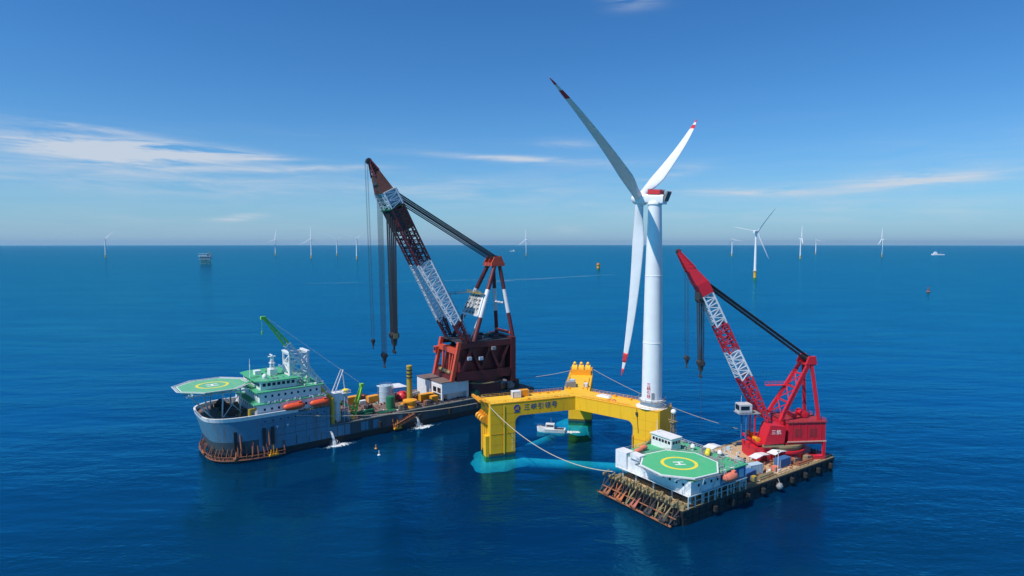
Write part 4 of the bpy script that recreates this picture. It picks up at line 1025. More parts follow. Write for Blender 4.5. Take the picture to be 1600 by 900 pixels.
# jib: tapering nose to the tip
tipP = Vector((-55.5, 0, 119.0))
V = [bpt(.967, t, n) for t, n in ((-5.6, -3.4), (5.6, -3.4), (5.6, 2.4), (-5.6, 2.4))] + [tipP + Vector((.5, t, z)) for t, z in ((-1.0, -1.2), (1.0, -1.2), (1.0, .6), (-1.0, .6))]
mid = [(V[i] * .45 + V[i + 4] * .55) for i in range(4)]; mid[2] += Vector((-.6, 0, 1.0)); mid[3] += Vector((-.6, 0, 1.0))
FX = [(0, 1, 5, 4), (1, 2, 6, 5), (2, 3, 7, 6), (3, 0, 4, 7), (0, 3, 2, 1), (4, 5, 6, 7)]
MB().poly(V[:4] + mid, FX).build('jib_base', paint('brown_orange', (0.085, 0.028, 0.02), .6, .8, (0.36, .13, .02), scale=.4, var=.5), ck)
b = MB()
for i in range(4): b.tube(mid[i], V[4 + i], .4, .3, 6)
for k in range(5):
    f, g = k / 5, (k + 1) / 5
    for i in range(4):
        j = (i + 1) % 4; b.tube(mid[i].lerp(V[4 + i], f), mid[j].lerp(V[4 + j], g), .18, .18, 4)
b.poly([mid[2], mid[3], V[7], V[6]], [(0, 1, 2, 3)]); b.build('jib', maroon, ck)
MB().lathe((tipP.x + .2, 0, tipP.z - .3), [(.3, -1.0), (1.3, -.9), (1.1, 0), (1.3, .9), (.3, 1.0)], 16, 'Y').build('tip_sheave', dark, ck)
b = MB(); b.box(-52.6, -50.2, -3.0, 3.0, 108.0, 109.2); b.tube((-50.5, -3, 109), (-54.6, -1, 117), .2, .2, 5); b.tube((-50.5, 3, 109), (-54.6, 1, 117), .2, .2, 5); b.build('auxiliary_head', dark, ck)
b = MB(); b.rail([bpt(.56, -7, 2.6), bpt(.86, -7, 2.9)], 1.1, .07, 2.0); b.rail([bpt(.02, -12.4, 2.0), bpt(.5, -7, 2.9)], 1.1, .06, 2.5); b.build('boom_ladder', dark, ck)
# ropes: each set one part
def ropeset(pairs, r, name, parent, mat=rope):
    b = MB()
    for p, q in pairs: b.tube(p, q, r, r, 5)
    return tag(b.build(name, mat, parent), kind='stuff')
ropeset([(bpt(.93, t_, 4.2), (7.6, t_ * .9, 75.6)) for t_ in (-4.2, -3.6, -3.0, -2.3, -.9, -.3, .3, .9, 2.3, 3.0, 3.6, 4.2)] + [(bpt(.88, t_, 4.4), (7.2, t_ * .9, 73.6)) for t_ in (-4, -3.3, -2.6, -.6, 0, .6, 2.6, 3.3, 4)], .13, 'luffing_rope', ck)
def block(c, k, par, nme='hook_block', hook=True):
    b = MB(); b.box(c[0] - .9 * k, c[0] + .9 * k, c[1] - 2.0 * k, c[1] + 2.0 * k, c[2] + 1.6 * k, c[2] + 3.4 * k)
    o = b.build(nme, khaki if k > .9 else dark, par)
    for y in (-1.5, -.5, .5, 1.5): MB().lathe((c[0], c[1] + y * k, c[2] + 2.6 * k), [(.2, -.3 * k), (1.5 * k, -.25 * k), (1.3 * k, 0), (1.5 * k, .25 * k), (.2, .3 * k)], 14, 'Y').build('sheave', dark, o)
    b = MB(); b.xprism([(c[0] - 1.0 * k, c[2] + 1.6 * k), (c[0] + 1.0 * k, c[2] + 1.6 * k), (c[0] + .5 * k, c[2] - 1.2 * k), (c[0] - .5 * k, c[2] - 1.2 * k)], c[1] - 1.2 * k, c[1] + 1.2 * k)
    b.tube((c[0], c[1], c[2] - 1.2 * k), (c[0], c[1], c[2] - 2.4 * k), .45 * k, .45 * k, 8); b.build('cheek_plate', dark, o)
    pts = [Vector((c[0], c[1] + sg * (1.25 * k * math.sin(R_(a))), c[2] - 3.4 * k - 1.25 * k * math.cos(R_(a)) + .1)) for sg in (-1, 1) for a in range(0, 150, 25)]
    b = MB()
    for sg in (-1, 1):
        pr = Vector((c[0], c[1], c[2] - 2.3 * k))
        for a in (0, 25, 50, 80, 110, 140):
            q = Vector((c[0], c[1] + sg * (.25 * k + 1.0 * k * math.sin(R_(a))), c[2] - 3.6 * k - .9 * k * (-math.cos(R_(a)) if a > 60 else -.2) + (0 if a < 60 else .2)))
            b.tube(pr, q, .42 * k, .36 * k, 6); pr = q
    b.build('hook', dark, o)
    return o
MAINB = (-44.6, 0, 36.0)
block(MAINB, 1.25, ck)
ropeset([((-45.3 + dx, t_ * 1.0, 98.0), (MAINB[0] + dx * .7, t_ * .9, MAINB[2] + 4)) for t_ in (-2.3, -1.7, -1.1, -.5, .5, 1.1, 1.7, 2.3) for dx in (-1.5, -.5, .5, 1.5)], .10, 'main_hoist_rope', ck)
block((-49.4, 0, 28.0), .85, ck)
ropeset([((-50.6 + dx, t_, 108.2), (-49.4 + dx, t_, 31)) for t_ in (-1, -.4, .4, 1) for dx in (-.9, 0, .9)], .06, 'auxiliary_hoist_rope', ck)
block((-54.6, 0, 36.0), .55, ck)
ropeset([((tipP.x - .9 + dx, t_, 118.6), (-54.6 + dx, t_, 37.8)) for t_ in (-.5, .5) for dx in (-.5, .5)], .06, 'tip_hoist_rope', ck)

# ------------------------------------------------------------------ things on the ship's deck
LG = 'ship deck cargo'
def wl_(s, t, z=DK + .06): return FL.w(s, t, z)
def tank(name, s, t, r, h, mat, label, cat='tank', topm=None, F=FL, z=DK + .06):
    e = empty(name, F.w(s, t, z), F.a, label, cat)
    b = MB(); b.lathe((0, 0, z), [(r, 0.15), (r, h * .33), (r * 1.03, h * .335), (r * 1.03, h * .355), (r, h * .36), (r, h * .66), (r * 1.03, h * .665), (r * 1.03, h * .685), (r, h * .69), (r, h), (r * .6, h + .25)], 20); b.build('shell', mat, e, True)
    b = MB(); b.lathe((0, 0, z), [(r + .15, 0), (r + .15, .15)], 20); b.build('skirt', topm or grey, e)
    b = MB()
    for y in (-.25, .25): b.tube((r + .12, y, z), (r + .12, y, z + h + .8), .05, .05, 4)
    for k in range(int(h / .5)): b.tube((r + .12, -.25, z + k * .5 + .3), (r + .12, .25, z + k * .5 + .3), .035, .035, 4)
    b.build('ladder', grey, e)
    b = MB(); b.rail([(r * .9 * math.cos(k * .785), r * .9 * math.sin(k * .785), z + h) for k in range(8)], .9, .04, 2, True); b.build('railing', grey, e)
    return e
tank('storage_tank', -34.5, 19.5, 2.9, 8.2, pale_blue, 'tall pale blue cylindrical tank on the ship deck behind the green one')
tank('storage_tank', -37.6, 8.3, 2.0, 5.6, dark_green, 'dark green cylindrical tank on the ship deck')
tank('storage_tank', -30.5, 24.5, 2.3, 6.0, teal_grey, 'grey-blue tank right of the pale blue tank on ship deck')
# yellow column: pile-like leg standing in a winch base
ys = empty('mooring_tower', wl_(-27.2, 9.7), FL.a, 'tall slim yellow column standing on an orange drum on ship deck', 'column')
b = MB(); b.lathe((0, 0, DK), [(1.25, 0), (1.2, 17.5), (1.35, 17.55), (1.35, 18.2), (.9, 18.4)], 16); b.build('shaft', dull_yellow, ys, True)
for z_ in (12.5, 14.2, 15.9): MB().lathe((0, 0, DK + z_), [(1.26, 0), (1.42, .05), (1.42, .55), (1.26, .6)], 16).build('collar', dark, ys)
wd = empty('capstan', wl_(-29.6, 5.0), FL.a, 'big orange drum capstan at the foot of the yellow column', 'capstan')
MB().lathe((0, 0, DK), [(3.3, .1), (3.3, .9), (2.4, 1.1), (2.4, 2.6), (3.2, 2.8), (3.2, 3.5), (1.0, 3.9)], 22).build('drum', orange_yellow, wd, True)
b = MB(); b.box(-4.6, -3.0, -2.2, 2.2, DK + .05, DK + 1.6); b.box(-4.2, -3.4, -1.2, 1.2, DK + 1.6, DK + 2.6); b.build('gearbox', orange_yellow, wd)
crate('container', wl_(-48, 26.5), FL.a, (5.0, 2.8, 3.6), orange_yellow, 'orange-yellow box nearest the lime green gantry on ship deck', 'container')
crate('container', wl_(-38.8, 24.3), FL.a + .1, (5.4, 2.8, 3.0), orange_yellow, 'orange-yellow box left of the pale blue tank on ship deck', 'container')
crate('container', wl_(-44.0, 24.0), FL.a, (3.0, 2.0, 1.6), white, 'low white box between two orange boxes on ship deck', 'container')
crate('container', wl_(-17.2, 11.5), FL.a, (7.0, 3.0, 3.2), orange_yellow, 'long yellow box before the white winch house on ship deck', 'container', frame=dull_yellow)
crate('container', wl_(-16.2, 6.6), FL.a, (3.2, 2.6, 3.0), orange_yellow, 'short yellow box nearest the deck edge before the winch house', 'container', frame=dull_yellow)
rb = empty('rubber_boat', wl_(-25.4, 20.2), FL.a + .9, 'red round-topped machine cover behind the yellow column on deck', 'machine cover')
MB().lathe((0, 0, DK + .1), [(2.9, 0), (2.9, 1.6), (2.5, 2.8), (1.5, 3.7), (.3, 4.0)], 18).build('cover', band_red, rb, True); MB().box(-3.2, 3.2, -1, 1, DK + .07, DK + .6).build('skid', dark, rb)
rb.name = 'machine_cover'
sh = empty('canopy', wl_(-27.5, 26.5), FL.a, 'white canopy roof behind the red machine cover on ship deck', 'canopy')
MB().xprism([(-6, DK + 5.6), (6, DK + 5.2), (6, DK + 5.4), (-6, DK + 5.9)], -4.5, 4.5).build('roof', white, sh)
for sx in (-5.5, 0, 5.5):
    for sy in (-4, 4): MB().tube((sx, sy, DK + .06), (sx, sy, DK + 5.3), .15, .15, 6).build('post', grey, sh)
def pipes(s, t, rz, L_, mat, label, n=5, r=.35, F=FL, z=DK + .06):
    e = empty('pipe_stack', F.w(s, t, z), F.a + rz, label, 'pipes')
    for k in range(n):
        row, i = (0, k) if k < 3 else (1, k - 3)
        MB().tube((-L_ / 2, (i - 1 + row * .5) * 2.05 * r, z + r + row * 1.75 * r), (L_ / 2, (i - 1 + row * .5) * 2.05 * r, z + r + row * 1.75 * r), r, r, 10).build('pipe', mat, e, True)
    return e
pipes(-51.5, 6.5, .1, 10, dark_green, 'green pipes lying along the near edge of ship deck', 5, .5)
pipes(-41.5, 4.2, -.05, 8, dark_green, 'short green pipes near the dark green tank on ship deck', 3, .4)
pipes(-18, 24, .3, 9, grey, 'grey pipes stacked by the store house on ship deck', 5, .35)
pipes(-55, 18, .0, 10, rust, 'rusty pipes lying amid the ship deck behind the winches', 5, .4)
def lump(s, t, k, mat, label, F=FL, z=DK + .06, seed=0, cat='machine'):
    """deck machine: bed, housing with sloped top, drum, control box and pipework"""
    e = empty('deck_machine', F.w(s, t, z), F.a + (seed % 5 - 2) * .15, label, cat)
    r_ = random.Random(seed)
    MB().box(-1.5 * k, 1.5 * k, -1.0 * k, 1.0 * k, z, z + .2 * k).build('bed', dark, e)
    MB().xprism([(-1.4 * k, z + .2 * k), (.3 * k, z + .2 * k), (.3 * k, z + 1.2 * k), (-.2 * k, z + 1.6 * k), (-1.4 * k, z + 1.5 * k)], -.9 * k, .5 * k).build('housing', mat, e)
    MB().lathe((.9 * k, 0, z + .95 * k), [(.7 * k, -.85 * k), (.7 * k, -.75 * k), (.42 * k, -.7 * k), (.42 * k, .7 * k), (.7 * k, .75 * k), (.7 * k, .85 * k)], 14, 'Y').build('drum', r_.choice((mat, rust, dark)), e)
    MB().box(-1.2 * k, -.5 * k, .55 * k, .95 * k, z + .2 * k, z + 1.3 * k).build('control_box', r_.choice((white, grey, teal_grey)), e)
    b = MB(); b.path([(-1 * k, -.95 * k, z + .3 * k), (-1 * k, -.95 * k, z + 1.8 * k), (-.2 * k, -.95 * k, z + 1.8 * k)], .09 * k); b.build('pipe', grey, e)
    return e
ml = [(-57.8, 2.9, 1.3, orange_yellow, 'orange deck machine beside the green pipes near the ship edge'), (-60.2, 10.5, 1.6, khaki, 'khaki deck machine behind the slim lamp post on ship deck'),
      (-62, 14, 1.7, rust, 'rusty deck machine at the foot of the lime green gantry'), (-64, 25, 1.5, teal_grey, 'grey-green deck machine on the far side behind the deckhouse'),
      (-46, 14, 1.3, dark, 'dark deck machine amid the bare rust-brown deck of the ship'), (-34, 3.6, 1.4, khaki, 'khaki deck machine at the ship edge left of the orange capstan'),
      (-21, 3.4, 1.5, rust, 'rusty deck machine at the ship edge right of the orange capstan'), (-22, 15.5, 1.4, dark, 'dark deck machine between the yellow column and yellow boxes'),
      (6, 3.6, 1.8, dark_green, 'green deck machine at the ship edge beside the winch house shadow'), (23, 7, 2.0, khaki, 'khaki deck machine on the ship stern under the crane counterweight'),
      (30, 6, 2.2, grey, 'grey deck machine on the ship stern right of the khaki one'), (35, 12, 2.0, rust, 'rusty deck machine at the far corner of the ship stern'),
      (-53, 29, 1.6, dark, 'dark deck machine on the far deck edge behind the orange boxes'), (-42, 30, 1.8, rust, 'rusty deck machine on the far deck edge left of the pale blue tank'),
      (-58, 30, 1.8, khaki, 'khaki deck machine on the far deck edge near the deckhouse')]
for i, (s_, t_, k_, m_, lb) in enumerate(ml): lump(s_, t_, k_, m_, lb, seed=i)
coil = empty('hose_reel', wl_(26, 12.5), FL.a, 'pale hose reel on the ship stern beneath the maroon counterweight', 'reel')
MB().lathe((0, 0, DK + 2.4), [(2.3, -1.5), (2.3, -1.4), (1.6, -1.35), (1.6, 1.35), (2.3, 1.4), (2.3, 1.5)], 20, 'Y').build('drum', white, coil); MB().box(-2, 2, -1.8, 1.8, DK + .06, DK + .5).build('stand', grey, coil)
# lifeboats
def lifeboat(F, s, t, z, rz, L_, mat, label):
    e = empty('lifeboat', F.w(s, t, z), F.a + rz, label, 'lifeboat'); n = 12; V = []; Fc = []; m = 14
    for i in range(n + 1):
        f = i / n * 2 - 1; w = (1 - abs(f) ** 2.6) ** .6
        for k in range(m):
            a = 2 * math.pi * k / m; yy = math.cos(a) * 1.45 * max(w, .06); zz = math.sin(a) * (1.55 if math.sin(a) > 0 else 1.25) * (max(w, .06) ** .6)
            V.append((f * L_ / 2, yy, z + 1.4 + zz + .25 * abs(f) ** 3))
    for i in range(n):
        for k in range(m): j = (k + 1) % m; Fc.append((i * m + k, (i + 1) * m + k, (i + 1) * m + j, i * m + j))
    Fc.append(tuple(range(m))); Fc.append(tuple(n * m + k for k in range(m - 1, -1, -1)))
    MB().poly(V, Fc).build('shell', mat, e, True)
    b = MB(); b.box(-L_ * .42, L_ * .42, -1.52, 1.52, z + 1.32, z + 1.46); b.build('gunwale', dark, e)
    b = MB(); b.prism([(L_ * .18, -.6), (L_ * .34, -.5), (L_ * .34, .5), (L_ * .18, .6)], z + 2.7, z + 3.25); b.build('cockpit', mat, e)
    for sx in (-.3, .3):
        b = MB(); b.path([(sx * L_, 2.4, z - .4), (sx * L_, 2.2, z + 3.2), (sx * L_, .2, z + 4.2)], .16, 6); b.tube((sx * L_, .2, z + 4.2), (sx * L_, .1, z + 2.9), .05, .05, 4); b.build('davit', white, e)
    return e
lifeboat(FL, -83.5, -.6, 16.6, 0, 8.6, lifeboat_m, 'orange-red enclosed lifeboat hung nearest the bow of the crane ship')
lifeboat(FL, -73.2, -.4, 16.4, 0, 8.2, lifeboat_m, 'orange-red enclosed lifeboat hung next to the yellow davit aft')
dv = empty('davit', wl_(-67.2, 1.8, DK + .06), FL.a, 'yellow knuckle davit with raised arm behind the lifeboats', 'davit')
b = MB(); b.tube((0, 0, DK), (0, 0, 18.5), .95, .8, 12); b.build('post', dull_yellow_bright, dv)
b = MB(); b.beam((0, 0, 18.2), (-5.5, 2.5, 24.5), .9, 1.1); b.beam((0, 0, 15.5), (-2.6, 1.2, 21), .45, .45); b.build('arm', dull_yellow_bright, dv)
# green and white lattice deck crane
GC = Fr(FL.w(-64.2, 5.2)[:2], 38.0)
gc = empty('deck_crane', (GC.o[0], GC.o[1], DK + .06), GC.a, 'small lattice crane with lime green boom tip behind the bridge', 'crane')
MB().lathe((0, 0, 0), [(1.9, DK), (1.7, 15.5), (2.2, 15.6), (2.2, 16.4)], 16).build('pedestal', white, gc, True)
MB().box(-3.0, 4.2, -2.2, 2.2, 16.45, 19.6).build('house', white, gc); MB().box(-3.3, 4.5, -2.5, 2.5, 19.6, 19.85).build('house_roof', white, gc)
MB().box(-3.5, -3.05, -1.6, -.2, 17.2, 19.0).build('cab_window', glass, gc)
g0, g1 = Vector((-3.0, 0, 20.0)), Vector((-28.2, 0, 53.2))
MB().lattice(g0, g0.lerp(g1, .66), 2.8, 1.2, 2.4, 2.2, 14, .24, .12).build('boom_section', crane_white, gc)
MB().lattice(g0.lerp(g1, .66), g1, 2.0, 1.9, .9, .6, 7, .22, .13).build('boom_section', lime, gc)
b = MB(); b.box(-29.4, -27.6, -.7, .7, 52.6, 53.8); b.tube((-29, 0, 52.6), (-29, 0, 48), .08, .08, 5); b.tube((-29, 0, 48), (-29, 0, 46.6), .4, .2, 8); b.build('boom_tip', lime, gc)
b = MB(); b.beam((7.5, -2.0, DK + 2), (11.5, -.6, 21), .7, .7); b.beam((7.5, 2.0, DK + 2), (11.5, .6, 21), .7, .7); b.beam((2, -2, 15.0), (8.2, -1.8, DK + 4), .8, .6); b.beam((2, 2, 15.0), (8.2, 1.8, DK + 4), .8, .6); b.box(10.8, 12.2, -1.0, 1.0, 20.6, 21.8)
b.beam((7.5, -2.2, DK + 2.0), (7.5, 2.2, DK + 2.0), .8, .8); b.build('gantry', lime, gc)
ropeset([(g1 + Vector((.4, t_, .4)), (11.5, t_, 21.6)) for t_ in (-.4, .4)], .06, 'boom_stay', gc, crane_white)
b = MB(); b.beam((-1, -1.5, 19.8), (3, -1.2, 29), .4, .4); b.beam((-1, 1.5, 19.8), (3, 1.2, 29), .4, .4); b.beam((4, 0, 19.8), (3, 0, 29), .35, .35); b.build('mast', crane_white, gc)
# white lantern post on the deck edge
lp = empty('light_post', wl_(-61.0, 3.0), FL.a, 'slim pale tripod post with lamp platform at the ship edge', 'post')
b = MB(); b.lattice((0, 0, DK + .1), (0, 0, 19.5), 2.4, 2.4, .9, .9, 8, .12, .07); b.build('lattice', pale_blue, lp)
b = MB(); b.box(-1.8, 1.8, -1.8, 1.8, 19.5, 19.7); b.rail([(-1.7, -1.7, 19.7), (1.7, -1.7, 19.7), (1.7, 1.7, 19.7), (-1.7, 1.7, 19.7)], 1, .05, 1.2, True); b.build('lamp_platform', white, lp)
MB().lathe((0, 0, 19.7), [(.6, 0), (.6, .8), (1.5, 1.1), (.2, 1.6)], 10).build('lamp', line_yellow, lp)

# ------------------------------------------------------------------ crane barge
BW, BLn, BD = 31.0, 84.0, 4.5
bg = empty('crane_barge', (FB.o[0], FB.o[1], 0), FB.a, 'black flat barge with raised white house and bright green helideck', 'barge')
def brect(x0, x1, z0, z1, rake=0.0):
    b = MB(); c_ = 2.2
    lo = [(x0 + rake, 0), (x1 - c_ - 2, 0), (x1 - 2, c_), (x1 - 2, BW - c_), (x1 - c_ - 2, BW), (x0 + rake, BW)]; hi = [(x0, 0), (x1 - c_, 0), (x1, c_), (x1, BW - c_), (x1 - c_, BW), (x0, BW)]
    n = 6; b.poly([(x, y, z0) for x, y in lo] + [(x, y, z1) for x, y in hi], [tuple(range(n - 1, -1, -1)), tuple(range(n, 2 * n))] + [(i, (i + 1) % n, n + (i + 1) % n, n + i) for i in range(n)])
    return b
brect(0, BLn, -4, BD, 1.5).build('hull', hull_black, bg)
MB().box(1.0, BLn - 2.6, 1.3, BW - 1.3, BD + .004, BD + .06).build('deck', tan_deck, bg)
b = MB(); b.box(.05, BLn - 2.4, .04, 1.3, BD + .002, BD + .1); b.box(.05, BLn - 2.4, BW - 1.3, BW - .04, BD + .002, BD + .1); b.build('deck_edge', khaki, bg)
b = MB(); b.box(-.05, BLn - 2.5, -.28, -.003, BD - .5, BD - .05); b.box(1, BLn - 3.5, -.22, -.003, 1.6, 1.95)
for k in range(27): b.box(1.5 + k * 3.0, 1.75 + k * 3.0, -.2, -.004, .1, BD - .55)
b.build('rubbing_strake', hull_black, bg)
for k in range(9):
    b = MB(); b.lathe((14 + k * 8.0, -.75, 2.3), [(.35, -.9), (.75, -.75), (.75, .75), (.35, .9)], 12); b.tube((14 + k * 8.0, -.5, 3.1), (14 + k * 8, .05, BD), .05, .05, 4); b.build('fender', rub_black, bg)
b = MB(); b.rail([(31, .3, BD + .1), (BLn - 3, .3, BD + .1)], 1.1, .045, 2.2); b.build('railing', khaki, bg)
# portal rail along the near edge under the house
b = MB(); b.beam((2.5, -.05, BD + 3.6), (30, -.05, BD + 3.6), .35, .35)
for k in range(10): b.beam((2.5 + k * 3.0, -.05, BD + .05), (2.5 + k * 3.0, -.05, BD + 3.5), .28, .28)
b.beam((2.5, -.05, BD + 1.9), (30, -.05, BD + 1.9), .15, .15); b.build('side_rail', teal_grey, bg)
# stern anchor racks
b = MB(); b.tube((-4.1, .5, .8), (-4.1, BW + .5, .8), .34, .34, 8); b.tube((-2.2, .5, 2.5), (-2.2, BW + .3, 2.5), .2, .2, 6); b.build('rack_bar', rust, bg)
for k in range(11):
    t_ = 1.2 + k * 2.95
    rk = random.Random(k * 13 + 1); xo = -3.9 + rk.uniform(-.5, .5); t2 = t_ + rk.uniform(-.5, .5)
    b = MB(); b.tube((0, t_, BD - .1), (xo, t2, .8), .22, .22, 6); b.tube((0, t_, .9), (xo, t2, .8), .2, .2, 6); b.tube((-1.9, t_, 2.6), (-1.9, t_, .5), .16, .16, 5); b.tube((0, t_, BD - .1), (-2.2, t_ + 1.4, 1.2), .15, .15, 5); b.tube((0, t_ + 2, BD - .4), (xo + .6, t_ + .4, 1.0), .18, .18, 5)
    b.tube((xo, t2, .8), (xo - .7, t2, 1.7), .16, .16, 5); b.box(-1.6, -.2, t_ - .5, t_ + .6, .6, 2.6 + rk.uniform(-.8, .8)); b.build('anchor_rack', (rust, khaki, dark, hull_black)[rk.randrange(4)], bg)
    b = MB(); b.tube((.4, t_ + .9, BD + .1), (.4, t_ + .9, BD + 2.6), .28, .28, 8); b.tube((.4, t_ + .9, BD + 2.3), (-1.4, t_ + .9, BD + 1.6), .2, .2, 6); b.lathe((-1.3, t_ + .9, BD + 1.5), [(.2, -.3), (.65, -.25), (.5, 0), (.65, .25), (.2, .3)], 12, 'Y'); b.build('fairlead_post', khaki, bg)
def lying_anchor(t_, mat, label, k=1.0):
    e = empty('anchor', FB.w(-2.9, t_, 1.7), FB.a, label, 'anchor', 'anchors on the barge stern racks'); z0 = 1.7
    MB().beam((1.8 * k, 0, z0 + 1.5 * k), (-1.6 * k, 0, z0 - .3), .3 * k, .3 * k).build('shank', mat, e)
    b = MB(); b.beam((-1.5 * k, -1.25 * k, z0 - .1), (-1.5 * k, 1.25 * k, z0 - .1), .5 * k, .5 * k); b.build('crown', mat, e)
    for sy in (-1, 1):
        b = MB(); b.poly([(-1.6 * k, sy * .35 * k, z0), (-1.6 * k, sy * 1.2 * k, z0), (.6 * k, sy * .8 * k, z0 + 1.5 * k), (-1.4 * k, sy * .35 * k, z0 + .3), (-1.4 * k, sy * 1.2 * k, z0 + .3), (.5 * k, sy * .8 * k, z0 + 1.7 * k)], [(0, 1, 2), (3, 5, 4), (0, 3, 4, 1), (1, 4, 5, 2), (2, 5, 3, 0)]); b.build('fluke', mat, e)
    return e
for t_, m_, lb in ((27.5, rust, 'red-brown anchor at the left end of the barge stern rack'), (21.5, rust_orange, 'orange-brown anchor second from the left on the barge stern rack'), (15.5, faded_red, 'faded red anchor in the middle of the barge stern rack'), (9.6, dark, 'dark anchor right of the faded red one on the barge stern'), (3.8, dark, 'dark anchor at the right corner of the barge stern rack')):
    lying_anchor(t_, m_, lb, 1.05)
# raised house on stilts
HB, HT = 8.1, 12.2
for s_ in (4.6, 10.5, 17, 23.5, 29):
    for t_ in (1.0, 8, 15.5, 23, 29): MB().tube((s_, t_, BD + .06), (s_, t_, HB), .28, .28, 8).build('stilt', teal_grey, bg)
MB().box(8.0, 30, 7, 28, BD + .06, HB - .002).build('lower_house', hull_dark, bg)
hs = MB(); hs.prism([(4.0, .4), (30.0, .4), (30.0, 30.4), (4.0, 30.4)], HB, HT); hs_o = hs.build('house', white, bg)
MB().box(4.4, 30.4, -.1, 30.9, HT + .002, HT + .3).build('house_roof', green_deck, bg)
windows(bg, (4.0, 2.0), (4.0, 20.0), 10.6, .8, 7, .8, (-1, 0, 0)); windows(bg, (6, .4), (29, .4), 10.6, .8, 8, .8, (0, -1, 0))
MB().box(17.5, 29.6, .25, .42, HB + .2, HT - .2).build('blue_panel', blue_paint, bg)
for k in range(3): MB().box(18.6 + k * 3.8, 21.0 + k * 3.8, .12, .27, HB + .7, HT - .8).build('blue_door', pale_blue, bg)
b = MB(); b.box(3.0, 3.98, .4, 30.4, HB - .25, HB - .05); b.rail([(3.1, .6, HB - .05), (3.1, 30.2, HB - .05)], 1.0, .05, 2.0); b.build('front_walkway', white, bg)
b = MB(); b.rail([(4.5, 30.7, HT + .3), (30.2, 30.7, HT + .3), (30.2, 0.1, HT + .3), (19, 0.1, HT + .3)], 1.1, .05, 1.8); b.build('roof_railing', white, bg)
MB().box(3.2, 6.8, 26.2, 31.2, HB - .6, HT + 1.4).build('lift_casing', white, bg)
MB().box(3.4, 6.0, 20.4, 24.8, HT + .3, HT + 1.9).build('vent_casing', white, bg)
# helideck
hC = (10.6, 10.6, 13.5); hR = 12.2
oc = [(hC[0] + hR * math.cos(R_(22.5 + 45 * k - 6)), hC[1] + hR * math.sin(R_(22.5 + 45 * k - 6))) for k in range(8)]
h2 = MB().prism(oc, hC[2] - .4, hC[2]).build('helideck', heli_green, bg)
b = MB()
for k in range(8):
    p, q = Vector(oc[k] + (hC[2],)), Vector(oc[(k + 1) % 8] + (hC[2],)); c3 = Vector(hC)
    a1, a2 = p.lerp(c3, -.03), q.lerp(c3, -.03); i1, i2 = p.lerp(c3, .012), q.lerp(c3, .012)
    b.poly([a1 + Vector((0, 0, .02)), a2 + Vector((0, 0, .02)), i2 + Vector((0, 0, .02)), i1 + Vector((0, 0, .02)), a1 - Vector((0, 0, .35)), a2 - Vector((0, 0, .35)), i2 - Vector((0, 0, .1)), i1 - Vector((0, 0, .1))], [(0, 1, 2, 3), (4, 7, 6, 5), (0, 4, 5, 1), (2, 6, 7, 3), (0, 3, 7, 4), (1, 5, 6, 2)])
b.build('edge_gutter', white, h2)
b = MB(); o3 = [Vector(p + (hC[2] - .3,)).lerp(Vector((hC[0], hC[1], hC[2] - .3)), -.055) for p in oc]; o4 = [Vector(p + (hC[2] + .05,)).lerp(Vector((hC[0], hC[1], hC[2] + .05)), -.16) for p in oc]
for k in range(8):
    j = (k + 1) % 8
    for f in range(8): b.tube(o3[k].lerp(o3[j], f / 7), o4[k].lerp(o4[j], f / 7), .05, .05, 4)
    for g in (.5, 1.0): b.tube(o3[k].lerp(o4[k], g), o3[j].lerp(o4[j], g), .06, .06, 4)
tag(b.build('safety_net', grey, h2), kind='stuff')
annulus(hC, 4.7, 5.7, hC[2] + .006).build('touchdown_ring', line_yellow, h2)
h_mark(hC, 3.3, hC[2] + .006, R_(60)).build('h_marking', line_white, h2)
b = MB()
for k in range(0, 8, 2): b.tube((hC[0] + 9.5 * math.cos(R_(45 * k)), hC[1] + 9.5 * math.sin(R_(45 * k)), HT + .3), (hC[0] + 9.5 * math.cos(R_(45 * k)), hC[1] + 9.5 * math.sin(R_(45 * k)), hC[2] - .35), .25, .25, 8)
for k in range(6): b.beam((hC[0] - 11, hC[1] - 8 + k * 3.2, hC[2] - .65), (hC[0] + 11, hC[1] - 8 + k * 3.2, hC[2] - .65), .25, .45)
b.build('support_frame', teal_grey, h2)
b = MB()
for s_, t_ in ((8, -1.2), (14, -1.2), (18, -.9)): b.tube((s_, .35, HB + .4), (s_, t_, hC[2] - .5), .2, .2, 6)
b.build('side_prop', teal_grey, h2)
# wheelhouse and mast
MB().box(19.0, 23.6, 21.2, 30.2, HT + .3, 16.6).build('wheelhouse', white, bg); MB().box(18.6, 24.0, 20.8, 30.6, 16.6, 16.85).build('wheelhouse_roof', white, bg)
windows(bg, (19.0, 21.6), (19.0, 29.8), 15.2, 1.0, 6, 1.0, (-1, 0, 0)); windows(bg, (19.4, 21.2), (23.4, 21.2), 15.2, 1.0, 3, .9, (0, -1, 0))
m_o = MB().lattice((27.5, 28, HT + .3), (27.5, 28, 22.5), 1.6, 1.6, .9, .9, 7, .14, .08).build('mast', khaki, bg)
b = MB(); b.lathe((27.5, 28, 22.5), [(.5, 0), (.95, .5), (.95, 1.0), (.5, 1.55), (.1, 1.7)], 14); b.build('satellite_dome', white, m_o, True)
b = MB(); b.box(26.2, 28.8, 27, 29, 19.6, 19.75); b.beam((27, 26.2, 20.2), (27, 29.8, 20.2), .3, .3); b.build('radar_platform', khaki, m_o)
MB().tube((20.5, 29, 16.85), (20.5, 29, 21.5), .1, .06, 6).build('antenna', white, bg)
for s_, t_ in ((26.5, 18.5), (29, 9.5)):
    b = MB(); b.lathe((s_, t_, HT + .3), [(.45, 0), (.45, .6), (.85, .9), (.8, 1.4), (.45, 1.9), (.1, 2.0)], 14); b.build('satellite_dome', white, bg, True)
